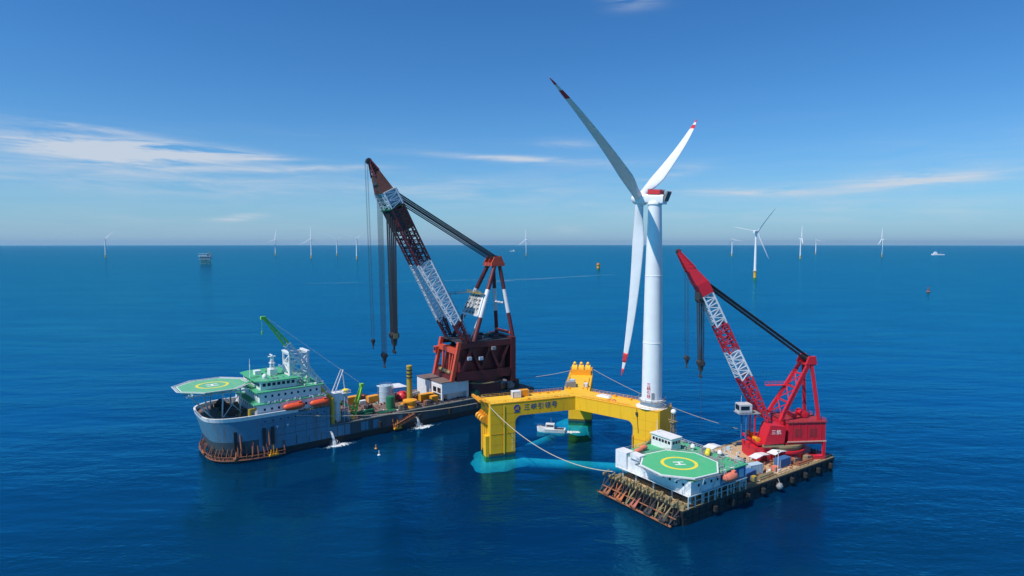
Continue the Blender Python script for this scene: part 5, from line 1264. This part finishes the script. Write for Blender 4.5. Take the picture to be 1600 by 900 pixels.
# things on the house roof
for i, (s_, t_, lb) in enumerate(((25.4, 11.6, 'yellow life raft canister on the barge roof nearest the helideck'), (27.3, 12.8, 'yellow life raft canister on the barge roof farther from the helideck'))):
    e = empty('life_raft', FB.w(s_, t_, HT + .3), FB.a + .6, lb, 'life raft'); z0 = HT + .3
    MB().lathe((0, 0, z0 + 1.0), [(.2, -1.3), (.6, -1.2), (.85, -.8), (.85, .8), (.6, 1.2), (.2, 1.3)], 14, 'X').build('canister', line_yellow, e, True); MB().box(-1, 1, -.7, .7, z0, z0 + .35).build('cradle', grey, e)
for i, (s_, t_, lb) in enumerate(((8.5, 26.0, 'faded orange life raft canister at the left edge of the barge helideck'), (12, 27.2, 'faded orange life raft canister nearest the barge wheelhouse'))):
    e = empty('life_raft', FB.w(s_, t_, HT + .3), FB.a, lb, 'life raft'); z0 = HT + .3
    MB().lathe((0, 0, z0 + 1.0), [(.2, -1.6), (.6, -1.5), (.85, -1), (.85, 1.0), (.6, 1.5), (.2, 1.6)], 14, 'X').build('canister', faded_orange, e, True); MB().box(-1.2, 1.2, -.7, .7, z0, z0 + .35).build('cradle', grey, e)
lifeboat(FB, 19.8, -1.4, 9.4, 0, 6.4, faded_orange, 'faded orange lifeboat beside the green helideck of the barge')
# cargo on the barge deck
ZB = BD + .06
def wb(s, t): return FB.w(s, t, ZB)
crate('container', wb(37.5, 5.0), FB.a + .1, (6.1, 2.5, 2.6), blue_paint, 'blue container on the barge deck nearest the white house', 'container')
crate('container', wb(43.2, 6.4), FB.a - .2, (5.2, 2.5, 3.4), pale_blue, 'pale blue container amid the tan deck of the barge', 'container')
crate('container', wb(57.5, 5.2), FB.a, (6.1, 2.5, 3.0), blue_paint, 'dark blue container below the red crane near the barge edge', 'container')
crate('container', wb(36.6, 1.9), FB.a, (1.4, 1.2, 2.0), dull_yellow, 'small dark yellow box at the barge edge by the house', 'container')
crate('container', wb(51.5, 4.0), FB.a, (2.2, 1.6, 1.5), faded_orange, 'small red box between the blue containers on the barge deck', 'container')
def canopy_b(s, t, lx, ly, h, label):
    e = empty('canopy', wb(s, t), FB.a, label, 'canopy')
    MB().xprism([(-lx / 2, ZB + h), (0, ZB + h + .5), (lx / 2, ZB + h), (lx / 2, ZB + h + .15), (0, ZB + h + .65), (-lx / 2, ZB + h + .15)], -ly / 2, ly / 2).build('roof', white, e)
    for sx in (-1, 1):
        for sy in (-1, 1): MB().tube((sx * lx * .45, sy * ly * .45, ZB), (sx * lx * .45, sy * ly * .45, ZB + h), .1, .1, 6).build('post', grey, e)
canopy_b(59.5, 8.6, 7, 3.4, 3.6, 'white canopy roof below the red crane cab side of the barge')
canopy_b(52.5, 10.8, 8, 3.2, 3.0, 'white canopy roof left of the blue container on the barge')
canopy_b(45.5, 25, 6, 4, 3.6, 'white canopy roof on the far side of the barge deck')
for i, (s_, t_, k_, m_, lb) in enumerate(((33.8, 4.2, 1.1, white, 'white deck machine in the gap behind the barge house'), (34.5, 10.5, 1.4, grey, 'grey deck machine beside the barge house wall'), (48, 10.2, 1.4, khaki, 'khaki deck machine between the white canopies on the barge'),
        (46.5, 14.5, 1.5, grey, 'grey deck machine at the foot of the red crane base'), (41, 12.5, 1.5, white, 'white deck machine behind the pale blue container'), (63.8, 4.2, 1.3, rust, 'rusty deck machine right of the dark blue container on the barge'),
        (70.5, 3.8, 1.2, khaki, 'khaki deck machine near the far end of the barge edge'), (38, 22, 1.6, white, 'white deck machine on the far side behind the barge house'), (42.5, 18.5, 1.4, dark_green, 'green deck machine on the far side of the barge deck'), (77.5, 5.5, 1.3, dark, 'dark deck machine at the barge end beyond the crane'))):
    lump(s_, t_, k_, m_, lb, FB, ZB, 30 + i)
pipes(66.5, 2.6, 0, 9, rust, 'rusty pipes along the barge edge right of the dark blue container', 5, .3, FB, ZB)
pipes(43.5, 2.4, .02, 8, khaki, 'khaki pipes along the barge edge before the pale blue container', 5, .3, FB, ZB)
e = empty('mooring_ball', FB.w(46.0, -1.3, 2.2), 0, 'round grey fender ball hanging on the dark side of the barge', 'fender')
MB().lathe((0, 0, 2.2), [(.15, -1.1), (.75, -.85), (1.1, -.2), (1.1, .2), (.75, .85), (.15, 1.1)], 16).build('ball', grey, e, True); MB().tube((0, 0, 3.2), (-.3, .9, BD), .06, .06, 5).build('line', rope_tan, e)
lp = empty('light_post', wb(50.2, 2.2), FB.a, 'thin white lamp post on the barge deck before the red crane', 'post')
MB().tube((0, 0, ZB), (0, 0, ZB + 7.5), .12, .09, 8).build('pole', white, lp); MB().box(-.6, .6, -.2, .2, ZB + 7.4, ZB + 7.65).build('lamp', grey, lp)
# clutter of ropes, drums and lashings along both decks
def clutter(name, F, z, n, s0, s1, t0, t1, seed, label, mat, big=1.0):
    r_ = random.Random(seed); b = MB()
    for k in range(n):
        s_ = r_.uniform(s0, s1); t_ = r_.uniform(t0, t1); a = r_.uniform(0, 3.1); k_ = r_.uniform(.25, .8) * big; ty = r_.randrange(3)
        if ty == 0: b.cbox((s_, t_, z + k_ * .5), (k_ * 1.8, k_, k_), a)
        elif ty == 1: b.lathe((s_, t_, z), [(k_ * .5, 0), (k_ * .5, k_ * 1.3), (k_ * .3, k_ * 1.35)], 8)
        else: b.tube((s_, t_, z + k_ * .3), (s_ + 3 * k_ * math.cos(a), t_ + 3 * k_ * math.sin(a), z + k_ * .3), k_ * .25, k_ * .25, 6)
    o = b.build(name, mat); o.location = (F.o[0], F.o[1], 0); o.rotation_euler = (0, 0, F.a); tag(o, label, None, None, 'stuff'); return o
clutter('deck_clutter', FL, DK + .06, 220, -66, 36, 1.5, 6, 1, 'dark drums, lashings and boxes along the ship deck edge', dark)
clutter('deck_clutter', FL, DK + .06, 170, -66, -14, 8, 32, 2, 'rusty drums and lashings over the ship deck', rust)
clutter('deck_clutter', FL, DK + .06, 90, -66, 36, 1.5, 31, 3, 'pale boxes and drums scattered over the ship deck', white, .8)
clutter('deck_clutter', FL, DK + .06, 50, -64, 30, 1.5, 20, 8, 'orange drums scattered over the ship deck', orange_yellow, .8)
clutter('deck_clutter', FB, BD + .06, 200, 31, 82, 1.5, 12, 4, 'rusty drums and lashings over the barge deck', rust)
clutter('deck_clutter', FB, BD + .06, 110, .8, 3.6, 1, 30, 5, 'khaki gear along the barge stern edge', khaki, 1.3)
clutter('deck_clutter', FB, BD + .06, 110, 31, 78, 1.5, 28, 6, 'pale drums and boxes over the barge deck', white, .8)
clutter('deck_clutter', FB, BD + .06, 40, 1, 30, .4, 3.5, 7, 'dark gear under the barge house edge', dark, 1.1)
clutter('deck_clutter', FB, BD + .06, 60, 31, 80, 14, 29, 12, 'blue and grey gear on the far side of the barge deck', pale_blue, 1.1)
clutter('deck_clutter', FL, DK + .06, 40, -66, 36, 1.5, 28, 13, 'green drums and boxes over the ship deck', dark_green, .9)
clutter('roof_clutter', FB, HT + .3, 90, 24, 30, 2, 28, 9, 'grey pipes and lockers on the barge house roof', grey, .9)
clutter('roof_clutter', FL, 24.95, 60, -80, -71.5, 3, 31, 21, 'white vents and lockers on the ship upper roof', white, .9)
clutter('roof_clutter', FL, 28.55, 34, -94, -81, 5, 29, 22, 'grey vents and aerial bases on the ship bridge roof', grey, .7)
clutter('roof_clutter', FL, 20.55, 50, -97.5, -70, .9, 2.3, 23, 'pale lockers and rafts along the ship side gallery', pale_blue, .8)
clutter('deck_clutter', FL, FC + .05, 70, -93, -70, .2, 1.0, 24, 'khaki fenders and gear beneath the lifeboats of the ship', khaki, .8)
clutter('bow_clutter', FL, FC + .05, 50, -108, -98, 5, 29, 10, 'dark mooring gear on the ship bow deck', khaki, 1.4)

# ------------------------------------------------------------------ red crane on the barge
CR = Fr((98.4, 221.3), 5.0)
rc = empty('pedestal_crane', (CR.o[0], CR.o[1], ZB), CR.a, 'bright red lattice boom crane with white bands on the barge', 'crane')
MB().lathe((0, 0, 0), [(8.2, ZB), (8.2, 7.4), (8.6, 7.5), (8.6, 8.2)], 36).build('pedestal', crane_red, rc, True)
MB().lathe((0, 0, 0), [(7.4, 8.22), (7.4, 9.3), (8.0, 9.4), (8.0, 10.1)], 36).build('slew_ring', khaki, rc, True)
MB().box(-11.5, 13.4, -6.2, 6.2, 10.15, 11.0).build('slew_frame', crane_red, rc)
MB().box(-12.6, -6.4, -6.4, 3.6, ZB, 9.4).build('front_base', crane_red, rc)
roof_red = paint('roof_red', (.34, .03, .035), .6, .5, (.16, .1, .09))
hs_ = MB(); hs_.box(-.4, 13.6, -6.4, 6.4, 11.02, 18.0); hs_.build('machinery_house', crane_red, rc)
b = MB(); b.box(-.7, 13.9, -6.7, 6.7, 18.02, 18.3); b.build('house_roof', paint('roof_red', (.34, .03, .035), .6, .5, (.16, .1, .09)), rc); MB().box(-.7, 13.9, -6.65, -6.42, 11.0, 11.4).build('house_trim', paint('pale_trim', (.62, .36, .28), .5, .3), rc)
for k in range(2):
    for q in range(7): MB().box(2.0 + k * 5.6, 4.6 + k * 5.6, -6.5, -6.42, 13.0 + q * .45, 13.28 + q * .45).build('louvre', roof_red, rc)
for k in range(5):
    b = MB(); b.box(1 + k * 2.7, 1.22 + k * 2.7, -6.52, -6.4, 11.5, 17.9); b.build('house_rib', crane_red, rc)
b = MB(); b.rail([(-.5, -6.5, 18.3), (13.7, -6.5, 18.3), (13.7, 6.5, 18.3), (-.5, 6.5, 18.3)], 1.0, .06, 1.6, True); b.build('railing', crane_red, rc)
for s_ in (-1.2, 13.2): MB().beam((s_, -6.2, 11), (s_, -6.2, ZB + .5), .9, .9).build('outrigger_leg', crane_red, rc)
MB().box(-2.0, 13.8, -6.6, 6.6, ZB, ZB + 1.2).build('base_plate', crane_red, rc)
# slanted name panel at the front
pl = MB(); pl.xprism([(-9.6, 10.6), (-2.2, 11.0), (-1.6, 17.0), (-7.4, 17.6)], -7.2, -1.0); pl_o = pl.build('front_housing', crane_red, rc)
Xp = Vector((1, 0, .03)).normalized(); Np = Vector((0, -1, 0)); Yp = Np.cross(Xp)
for k, ch in enumerate('三航'):
    m = Matrix((Xp, Yp, Np)).transposed().to_4x4(); m.translation = (-6.2 + k * 1.9, -7.22, 15.0 - ZB)
    t_o = text_mesh('lettering', ch, 1.75, line_white, pl_o, m, .05)
MB().box(-9.8, -2.2, -7.0, -1.2, 9.6, 10.5).build('housing_skirt', khaki, rc)
for s_, t_ in ((-11, -4), (-10.4, 2)): MB().lathe((s_, t_, 11.9), [(.3, -1.3), (1.0, -1.2), (.7, -1.1), (.7, 1.1), (1.0, 1.2), (.3, 1.3)], 14, 'Y').build('winch_drum', orange_yellow, rc)
# operator cab on stilts
MB().box(-17.0, -12.4, -3.2, .6, 21.0, 24.2).build('cab', paint('cab_grey', (.55, .55, .58), .5, .2), rc)
MB().box(-17.06, -16.98, -2.8, .2, 22.0, 23.8).build('cab_window', glass, rc); MB().box(-16.6, -13.4, -3.26, -3.18, 22.2, 23.6).build('cab_window', glass, rc)
b = MB(); b.box(-17.4, -6.0, -3.6, 1.0, 20.7, 20.95); b.rail([(-17.3, -3.5, 20.95), (-12.2, -3.5, 20.95)], 1.0, .05, 1.2); b.build('cab_platform', grey, rc)
for s_, t_ in ((-14.4, -3), (-14.4, .6), (-11.2, -3), (-11.2, .6)): MB().tube((s_, t_, 11), (s_, t_, 20.7), .3, .3, 6).build('cab_leg', blue_paint if s_ < -14 else crane_red, rc)
b = MB(); b.tube((-15.5, -1, 24.2), (-15.5, -1, 27), .07, .05, 5); b.build('antenna', white, rc)
# A-frame
def rleg(p, q, w, nm='a_frame_leg'): return MB().beam(p, q, w, w).build(nm, crane_red, rc)
AT = Vector((9.0, 0, 39.6))
for sg in (-1, 1):
    rleg((-2.6, sg * 4.8, 18.4), (9.0, sg * 2.6, 39.2), 1.15)
    rleg((12.0, sg * 4.6, 18.3), (9.6, sg * 2.6, 39.0), .95, 'back_leg')
for f in (.3, .55, .78):
    p = Vector((-2.6, 4.8, 18.4)).lerp(Vector((9.0, 2.6, 39.2)), f); MB().beam(p, (p.x, -p.y, p.z), .5, .5).build('cross_tie', crane_red, rc)
b = MB(); 
for f in (.05, .3, .55):
    p = Vector((-2.6, 4.8, 18.4)).lerp(Vector((9.0, 2.6, 39.2)), f); q = Vector((-2.6, -4.8, 18.4)).lerp(Vector((9.0, -2.6, 39.2)), f + .25); b.beam(p, q, .3, .3); b.beam((p.x, -p.y, p.z), (q.x, -q.y, q.z), .3, .3)
b.build('lacing', crane_red, rc)
b = MB(); b.rail([(-2.0, -5.4, 20.5), (8.2, -3.3, 38.8)], 1.1, .06, 1.6); b.box(-4, 6, 2.8, 4.4, 29.4, 29.6); b.rail([(-4, 4.4, 29.6), (6, 4.4, 29.6)], 1.1, .06, 1.4); b.build('ladder', crane_red, rc)
hd2 = MB(); hd2.xprism([(7.2, 38.4), (11.4, 38.4), (10.8, 41.4), (8.4, 41.2)], -3.4, -2.6); hd2.xprism([(7.2, 38.4), (11.4, 38.4), (10.8, 41.4), (8.4, 41.2)], 2.6, 3.4); hd2.box(7.6, 11.0, -3.2, 3.2, 38.0, 38.6)
hd2_o = hd2.build('a_frame_head', crane_red, rc)
for t_ in (-1.8, -.9, 0, .9, 1.8): MB().lathe((9.4, t_, 40.2), [(.2, -.3), (1.2, -.25), (1.0, 0), (1.2, .25), (.2, .3)], 16, 'Y').build('sheave', dark, hd2_o)
for s_, h_ in ((8.2, 2.2), (4.4, 1.4)): 
    b = MB(); b.lathe((s_, 0, 18.5 + h_ * .6), [(.3, -2.2), (h_ * .6, -2.1), (h_ * .6, -1.9), (h_ * .42, -1.8), (h_ * .42, 1.8), (h_ * .6, 1.9), (h_ * .6, 2.1), (.3, 2.2)], 16, 'Y'); b.build('luffing_winch', crane_red, rc)
# boom
F0, F1 = Vector((-6.6, 0, 18.0)), Vector((-30.2, 0, 65.5)); FTIP = Vector((-40.0, 0, 79.4))
db = (F1 - F0).normalized(); nb_ = Vector((db.z, 0, -db.x))
def rb_(f, t=0, n=0): return F0.lerp(F1, f) + Vector((0, t, 0)) + nb_ * n
def rsec(f0, f1, mat, n):
    def w(f): return 8.6 + (4.6 - 8.6) * min(1, f / .45)
    def h(f): return 1.2 + 2.6 * min(1, f / .3)
    MB().lattice(rb_(f0), rb_(f1), w(f0), h(f0), w(f1), h(f1), n, .34, .2).build('boom_section', mat, rc)
rsec(.0, .33, crane_red, 8); rsec(.33, .53, crane_white, 5); rsec(.53, .735, crane_red, 5); rsec(.735, .965, crane_white, 6)
def rslab(f0, f1, t0, t1, n0, n1, nm, mat):
    V = [rb_(f, t, n) for f in (f0, f1) for t, n in ((t0, n0), (t1, n0), (t1, n1), (t0, n1))]
    return MB().poly(V, [(0, 3, 2, 1), (4, 5, 6, 7), (0, 1, 5, 4), (1, 2, 6, 5), (2, 3, 7, 6), (3, 0, 4, 7)]).build(nm, mat, rc)
rslab(.968, 1.05, -2.6, 2.6, -2.1, 2.2, 'boom_head', crane_red)
top = [rb_(1.052, t, n) for t, n in ((-2.4, -2.4), (2.4, -2.4), (2.4, 2.1), (-2.4, 2.1))]; tp = [FTIP + Vector((0, t, z)) for t, z in ((-.5, -.9), (.5, -.9), (.5, .4), (-.5, .4))]
md = [top[i].lerp(tp[i], .42) for i in range(4)]
MB().poly(top + md, FX).build('jib_base', crane_red, rc)
b = MB()
for i in range(4): b.tube(md[i], tp[i], .3, .25, 6)
for k in range(5):
    for i in range(4): j = (i + 1) % 4; b.tube(md[i].lerp(tp[i], k / 5), md[j].lerp(tp[j], (k + 1) / 5), .15, .15, 4)
b.poly([md[0], md[3], tp[3], tp[0]], [(0, 1, 2, 3)]); b.poly([md[1], md[2], tp[2], tp[1]], [(0, 1, 2, 3)]); b.poly([md[3], md[2], tp[2], tp[3]], [(0, 1, 2, 3)])
b.build('jib', crane_red, rc)
MB().lathe((FTIP.x + .3, 0, FTIP.z - .3), [(.2, -.6), (.9, -.5), (.7, 0), (.9, .5), (.2, .6)], 14, 'Y').build('tip_sheave', dark, rc)
b = MB(); b.box(-32.4, -29.6, -2.2, 2.2, 62.2, 64.6); b.build('sheave_box', dark, rc)
for t_ in (-1.5, -.5, .5, 1.5): MB().lathe((-31.2, t_, 62.0), [(.2, -.3), (1.4, -.25), (1.2, 0), (1.4, .25), (.2, .3)], 14, 'Y').build('sheave', dark, rc)
ropeset([(rb_(1.03, t_, 2.3), (9.2, t_ * .9, 41.0)) for t_ in (-2.2, -1.8, -1.4, -1.0, -.5, 0, .5, 1.0, 1.4, 1.8, 2.2)] + [(rb_(.99, t_, 2.3), (8.6, t_ * .9, 39.9)) for t_ in (-2, -1, 0, 1, 2)], .12, 'luffing_rope', rc)
block((-30.6, 0, 37.0), .8, rc)
ropeset([((-31.2 + dx, t_, 62.2), (-30.6 + dx * .7, t_, 39.6)) for t_ in (-1.4, -.9, -.4, .4, .9, 1.4) for dx in (-.9, 0, .9)], .08, 'main_hoist_rope', rc)
block((-35.8, 0, 39.5), .55, rc)
ropeset([((-36.6 + dx, t_, 73.2), (-35.8 + dx, t_, 41.2)) for t_ in (-.5, .5) for dx in (-.5, .5)], .06, 'auxiliary_hoist_rope', rc)
ropeset([((-30.6, 0, 33.6), (-30.2, -.5, 14.5))], .07, 'tag_line', rc)

# ------------------------------------------------------------------ mooring lines
def line(p, q, sag, r, label, mat=rope_tan, n=22, group=None):
    p = Vector(p); q = Vector(q); pts = []
    for i in range(n + 1):
        f = i / n; c = p.lerp(q, f); pts.append(c - Vector((0, 0, sag * 4 * f * (1 - f))))
    o = MB().path(pts, r, 6).build('mooring_line', mat, None, True); tag(o, label, 'rope', group); return o
line(pw('A', 39.6, 5.5, 19.6), FB.w(.5, 29.5, 7.0), 5.5, .13, 'pale mooring rope sagging from the lettered yellow column to the barge stern')
line(pw('B', 39.6, -5.0, 22.5), (104, 262, .0), 3.0, .10, 'thin rope from the rear yellow column running down to the right into the sea')
line(FL.w(39, 20, 9), pw('B', 39.0, 5.0, 21.5), 1.0, .10, 'thin rope from the ship stern to the rear yellow column')
line(FL.w(-83, -.6, 14.5), FL.w(38, -.8, 6.8), 4.5, .13, 'long pale rope slung along the dark side of the crane ship')

# ------------------------------------------------------------------ boats, jets, buoys
def small_boat(x, y, rz, L_, label):
    e = empty('work_boat', (x, y, 0), rz, label, 'boat'); w = L_ * .15
    out = [(-L_ / 2, -w * .9), (L_ * .2, -w), (L_ * .4, -w * .55), (L_ / 2, 0), (L_ * .4, w * .55), (L_ * .2, w), (-L_ / 2, w * .9)]
    V = [(px * .95, py * .75, -.5) for px, py in out] + [(px, py, 1.5 + (.7 if px > L_ * .3 else 0)) for px, py in out]; n = 7
    MB().poly(V, [tuple(range(6, -1, -1)), tuple(range(7, 14))] + [(i, (i + 1) % n, n + (i + 1) % n, n + i) for i in range(n)]).build('hull', white, e)
    MB().box(-L_ * .12, L_ * .18, -w * .6, w * .6, 1.5, 3.6).build('cabin', white, e)
    MB().box(L_ * .175, L_ * .19, -w * .5, w * .5, 2.5, 3.3).build('windscreen', glass, e)
    for sy in (-1, 1): MB().box(-L_ * .1, L_ * .15, sy * w * .6 - .04, sy * w * .6 + .04, 2.5, 3.2).build('window', glass, e)
    MB().box(-L_ * .45, -L_ * .14, -w * .6, w * .6, 1.52, 1.6).build('aft_deck', dark, e)
    b = MB(); b.tube((0, 0, 3.6), (0, 0, 6.2), .08, .05, 5); b.tube((0, -.7, 5), (0, .7, 5), .05, .05, 4); b.build('mast', grey, e)
    b = MB(); b.rail([(L_ * .2, -w * .9, 1.5), (L_ * .4, -w * .5, 2.1), (L_ * .47, 0, 2.2), (L_ * .4, w * .5, 2.1), (L_ * .2, w * .9, 1.5)], .9, .04, 1.2); b.build('railing', grey, e)
    return e
small_boat(17.0, 262.8, R_(170), 12.5, 'small white work boat between the legs of the yellow platform')
def water_foam(name, x, y, L_, w, rz, label, seed):
    r_ = random.Random(seed); b = MB()
    for k in range(420):
        f = r_.random(); a = r_.uniform(0, 6.28); rr_ = math.sqrt(r_.random()); px = (f - .5) * L_; py = r_.gauss(0, .33) * w * (1.0 - .5 * abs(2 * f - 1)); s_ = r_.uniform(.08, .4)
        b.lathe((px, py, -.05), [(s_, .02), (s_ * .8, s_ * .25), (s_ * .3, s_ * .4)], 6)
    o = b.build(name, foam); o.location = (x, y, 0); o.rotation_euler = (0, 0, rz); return tag(o, label, None, None, 'stuff')
water_foam('wake_foam', 25.0, 262.5, 9, 2.4, R_(-5), 'white wake foam behind the small work boat', 3)
def jet(F, s, t, z, label, seed, out=5.0):
    """cooling water pouring from the ship's side: an arc of spray and a foam patch"""
    e = empty('water_jet', F.w(s, t, 0), F.a, label, 'water jet'); r_ = random.Random(seed); b = MB()
    for k in range(9):
        dx = r_.uniform(-.25, .25); pts = []
        for i in range(9):
            f = i / 8; pts.append((dx * (1 + f) + f * .6, -out * .5 * f, z - z * f * f))
        for i in range(8): b.tube(pts[i], pts[i + 1], .10 + .03 * i, .13 + .03 * i, 5)
    b.build('stream', foam, e, True)
    b = MB()
    for k in range(620):
        px = r_.gauss(2.4, 2.8); py = -out * .5 + r_.gauss(-.3, .9); s_ = r_.uniform(.08, .42) * max(.3, 1 - abs(px - 2) / 8)
        b.lathe((px, py, -.05), [(s_, 0), (s_ * .85, s_ * .35), (s_ * .4, s_ * .6)], 5)
    for k in range(140):
        f = r_.random(); b.lathe((f * .6 + r_.gauss(.5, .7), -out * .5 * (.4 + .6 * f) + r_.gauss(0, .4), abs(r_.gauss(0, .9))), [(.06, 0), (.14, .1), (.05, .2)], 5)
    tag(b.build('foam_patch', foam, e, True), kind='stuff'); return e
jet(FL, -69.0, -.2, 5.2, 'white jet of water and foam at the ship side nearest the bow', 1, 6.0)
jet(FL, -29.5, -.2, 4.2, 'white jet of water and foam at the ship side farther aft', 2, 5.0)
def buoy(x, y, s_, label, mat):
    e = empty('buoy', (x, y, 0), 0, label, 'buoy')
    MB().lathe((0, 0, 0), [(.5 * s_, -.6 * s_), (1.3 * s_, -.3 * s_), (1.4 * s_, .3 * s_), (1.0 * s_, .7 * s_), (.3 * s_, .8 * s_)], 14).build('float', mat, e, True)
    b = MB(); b.lattice((0, 0, .75 * s_), (0, 0, 3.2 * s_), .9 * s_, .9 * s_, .4 * s_, .4 * s_, 4, .07 * s_, .05 * s_); b.box(-.35 * s_, .35 * s_, -.35 * s_, .35 * s_, 3.2 * s_, 3.9 * s_); b.build('beacon', mat, e)
buoy(-51.6, 233.0, .45, 'tiny pale buoy floating off the crane ship side', white)
buoy(-54.5, 240.6, .4, 'tiny orange buoy close under the crane ship side', orange_yellow)
buoy(700, 1030, 2.2, 'small dark navigation buoy in open water right of the red crane', rust)
# orange unfinished foundation in the distance
of = empty('foundation_stub', (284, 2020, 0), 0, 'lone orange foundation standing in the sea left of the large turbine', 'foundation')
MB().lathe((0, 0, 0), [(5.0, -5), (5.0, 11), (7.4, 11.2), (7.4, 12.0), (4.6, 12.1), (4.6, 16.5)], 18).build('pile', orange_yellow, of, True)
b = MB(); b.rail([(7.2 * math.cos(k * .628), 7.2 * math.sin(k * .628), 12) for k in range(10)], 1.4, .15, 3, True); b.build('railing', dull_yellow, of)
# offshore substation
ss = empty('substation', (-1215, 2440, 0), R_(10), 'grey offshore substation platform standing on legs near the horizon', 'platform')
for sx in (-13, 0, 13):
    for sy in (-9, 9): MB().tube((sx * 1.15, sy * 1.15, -4), (sx, sy, 18), 1.3, 1.1, 10).build('leg', dull_yellow, ss)
b = MB()
for sy in (-9, 9):
    b.tube((-14, sy, 3), (0, sy, 16), .6, .6, 6); b.tube((0, sy, 16), (14, sy, 3), .6, .6, 6); b.tube((-14, sy, 6), (14, sy, 6), .6, .6, 6)
b.build('brace', dull_yellow, ss)
MB().box(-24, 22, -16, 16, 18, 20).build('lower_deck', grey, ss); MB().box(-18, 18, -13, 13, 20, 30).build('module', teal_grey, ss); MB().box(-25, 24, -16, 16, 30, 32).build('upper_deck', pale_blue, ss); MB().box(-22, 8, -12, 12, 32, 40).build('module', teal_grey, ss); MB().box(-25, 12, -14, 14, 40, 41).build('roof', pale_blue, ss); MB().box(12, 20, -8, 6, 32, 37).build('module', grey, ss)
b = MB(); b.tube((18, 8, 32), (18, 8, 48), .7, .5, 8); b.beam((18, 8, 46), (2, 4, 52), 1, 1); b.build('crane', dull_yellow, ss)
for k in range(6):
    MB().box(-16 + k * 5.6, -13.4 + k * 5.6, -13.2, -12.98, 22, 28).build('louvre', dark, ss)
# far ships
def far_ship(x, y, rz, L_, label):
    e = empty('ship', (x, y, 0), rz, label, 'ship'); w = L_ * .085
    out = [(-L_ / 2, -w), (L_ * .32, -w), (L_ / 2, 0), (L_ * .32, w), (-L_ / 2, w)]; n = 5
    MB().poly([(px * .97, py, -1) for px, py in out] + [(px, py, L_ * .07 + (L_ * .03 if px > L_ * .3 else 0)) for px, py in out], [(4, 3, 2, 1, 0), (5, 6, 7, 8, 9)] + [(i, (i + 1) % n, n + (i + 1) % n, n + i) for i in range(n)]).build('hull', white, e)
    MB().box(L_ * .05, L_ * .3, -w * .8, w * .8, L_ * .07, L_ * .2).build('deckhouse', white, e); MB().box(L_ * .1, L_ * .24, -w * .7, w * .7, L_ * .2, L_ * .26).build('bridge', white, e)
    b = MB(); b.tube((L_ * .17, 0, L_ * .26), (L_ * .17, 0, L_ * .42), .6, .3, 6); b.build('mast', grey, e)
    b = MB(); b.beam((-L_ * .2, 0, L_ * .07), (-L_ * .2, 0, L_ * .2), 2, 2); b.beam((-L_ * .2, 0, L_ * .2), (-L_ * .42, 0, L_ * .3), 1.4, 1.4); b.build('crane', grey, e)
far_ship(2940, 4250, R_(178), 88, 'small white ship near the horizon at the far right')
far_ship(5, 6200, R_(5), 60, 'tiny white ship on the horizon right of the maroon crane')

# ------------------------------------------------------------------ wakes on the far water
def strip(pts, w0, w1, name, label):
    m, n, l, b_ = nt(name + '_water'); b_.inputs['Base Color'].default_value = (0.42, 0.58, 0.68, 1); b_.inputs['Roughness'].default_value = .45
    t = n.new('ShaderNodeTexNoise'); t.inputs['Scale'].default_value = .02; t.inputs['Detail'].default_value = 5
    g = n.new('ShaderNodeNewGeometry'); l.new(g.outputs['Position'], t.inputs['Vector'])
    r = n.new('ShaderNodeMapRange'); r.inputs[1].default_value = .35; r.inputs[2].default_value = .75; r.inputs[3].default_value = 0; r.inputs[4].default_value = .3; l.new(t.outputs[0], r.inputs[0]); l.new(r.outputs[0], b_.inputs['Alpha'])
    V = []; F = []
    for i, (x, y) in enumerate(pts):
        f = i / (len(pts) - 1); w = w0 + (w1 - w0) * f; V += [(x, y - w, .06), (x, y + w, .06)]
    for i in range(len(pts) - 1): F.append((2 * i, 2 * i + 2, 2 * i + 3, 2 * i + 1))
    o = MB().poly(V, F).build(name, m); tag(o, label, None, None, 'structure')
strip([(-40, 1330), (60, 1420), (170, 1520), (270, 1620)], 34, 6, 'wake', 'pale boat wake across the distant water')
strip([(-420, 1250), (-250, 1300), (-80, 1380), (-40, 1400)], 5, 12, 'wake', 'pale boat wake across the distant water behind the crane boom')

# ------------------------------------------------------------------ haze
def haze_m():
    m = bpy.data.materials.new('haze_air'); m.use_nodes = True; n = m.node_tree.nodes; l = m.node_tree.links; n.clear()
    o = n.new('ShaderNodeOutputMaterial'); v = n.new('ShaderNodeVolumePrincipled'); v.inputs['Color'].default_value = (0.42, 0.74, 1.0, 1)
    v.inputs['Density'].default_value = 2.0e-5; v.inputs['Anisotropy'].default_value = 0.2
    l.new(v.outputs[0], o.inputs['Volume']); return m
hz = MB().box(-31000, 31000, -31000, 31000, -27.5, 190).build('haze', haze_m()); tag(hz, 'thin pale haze over the whole sea', kind='stuff')
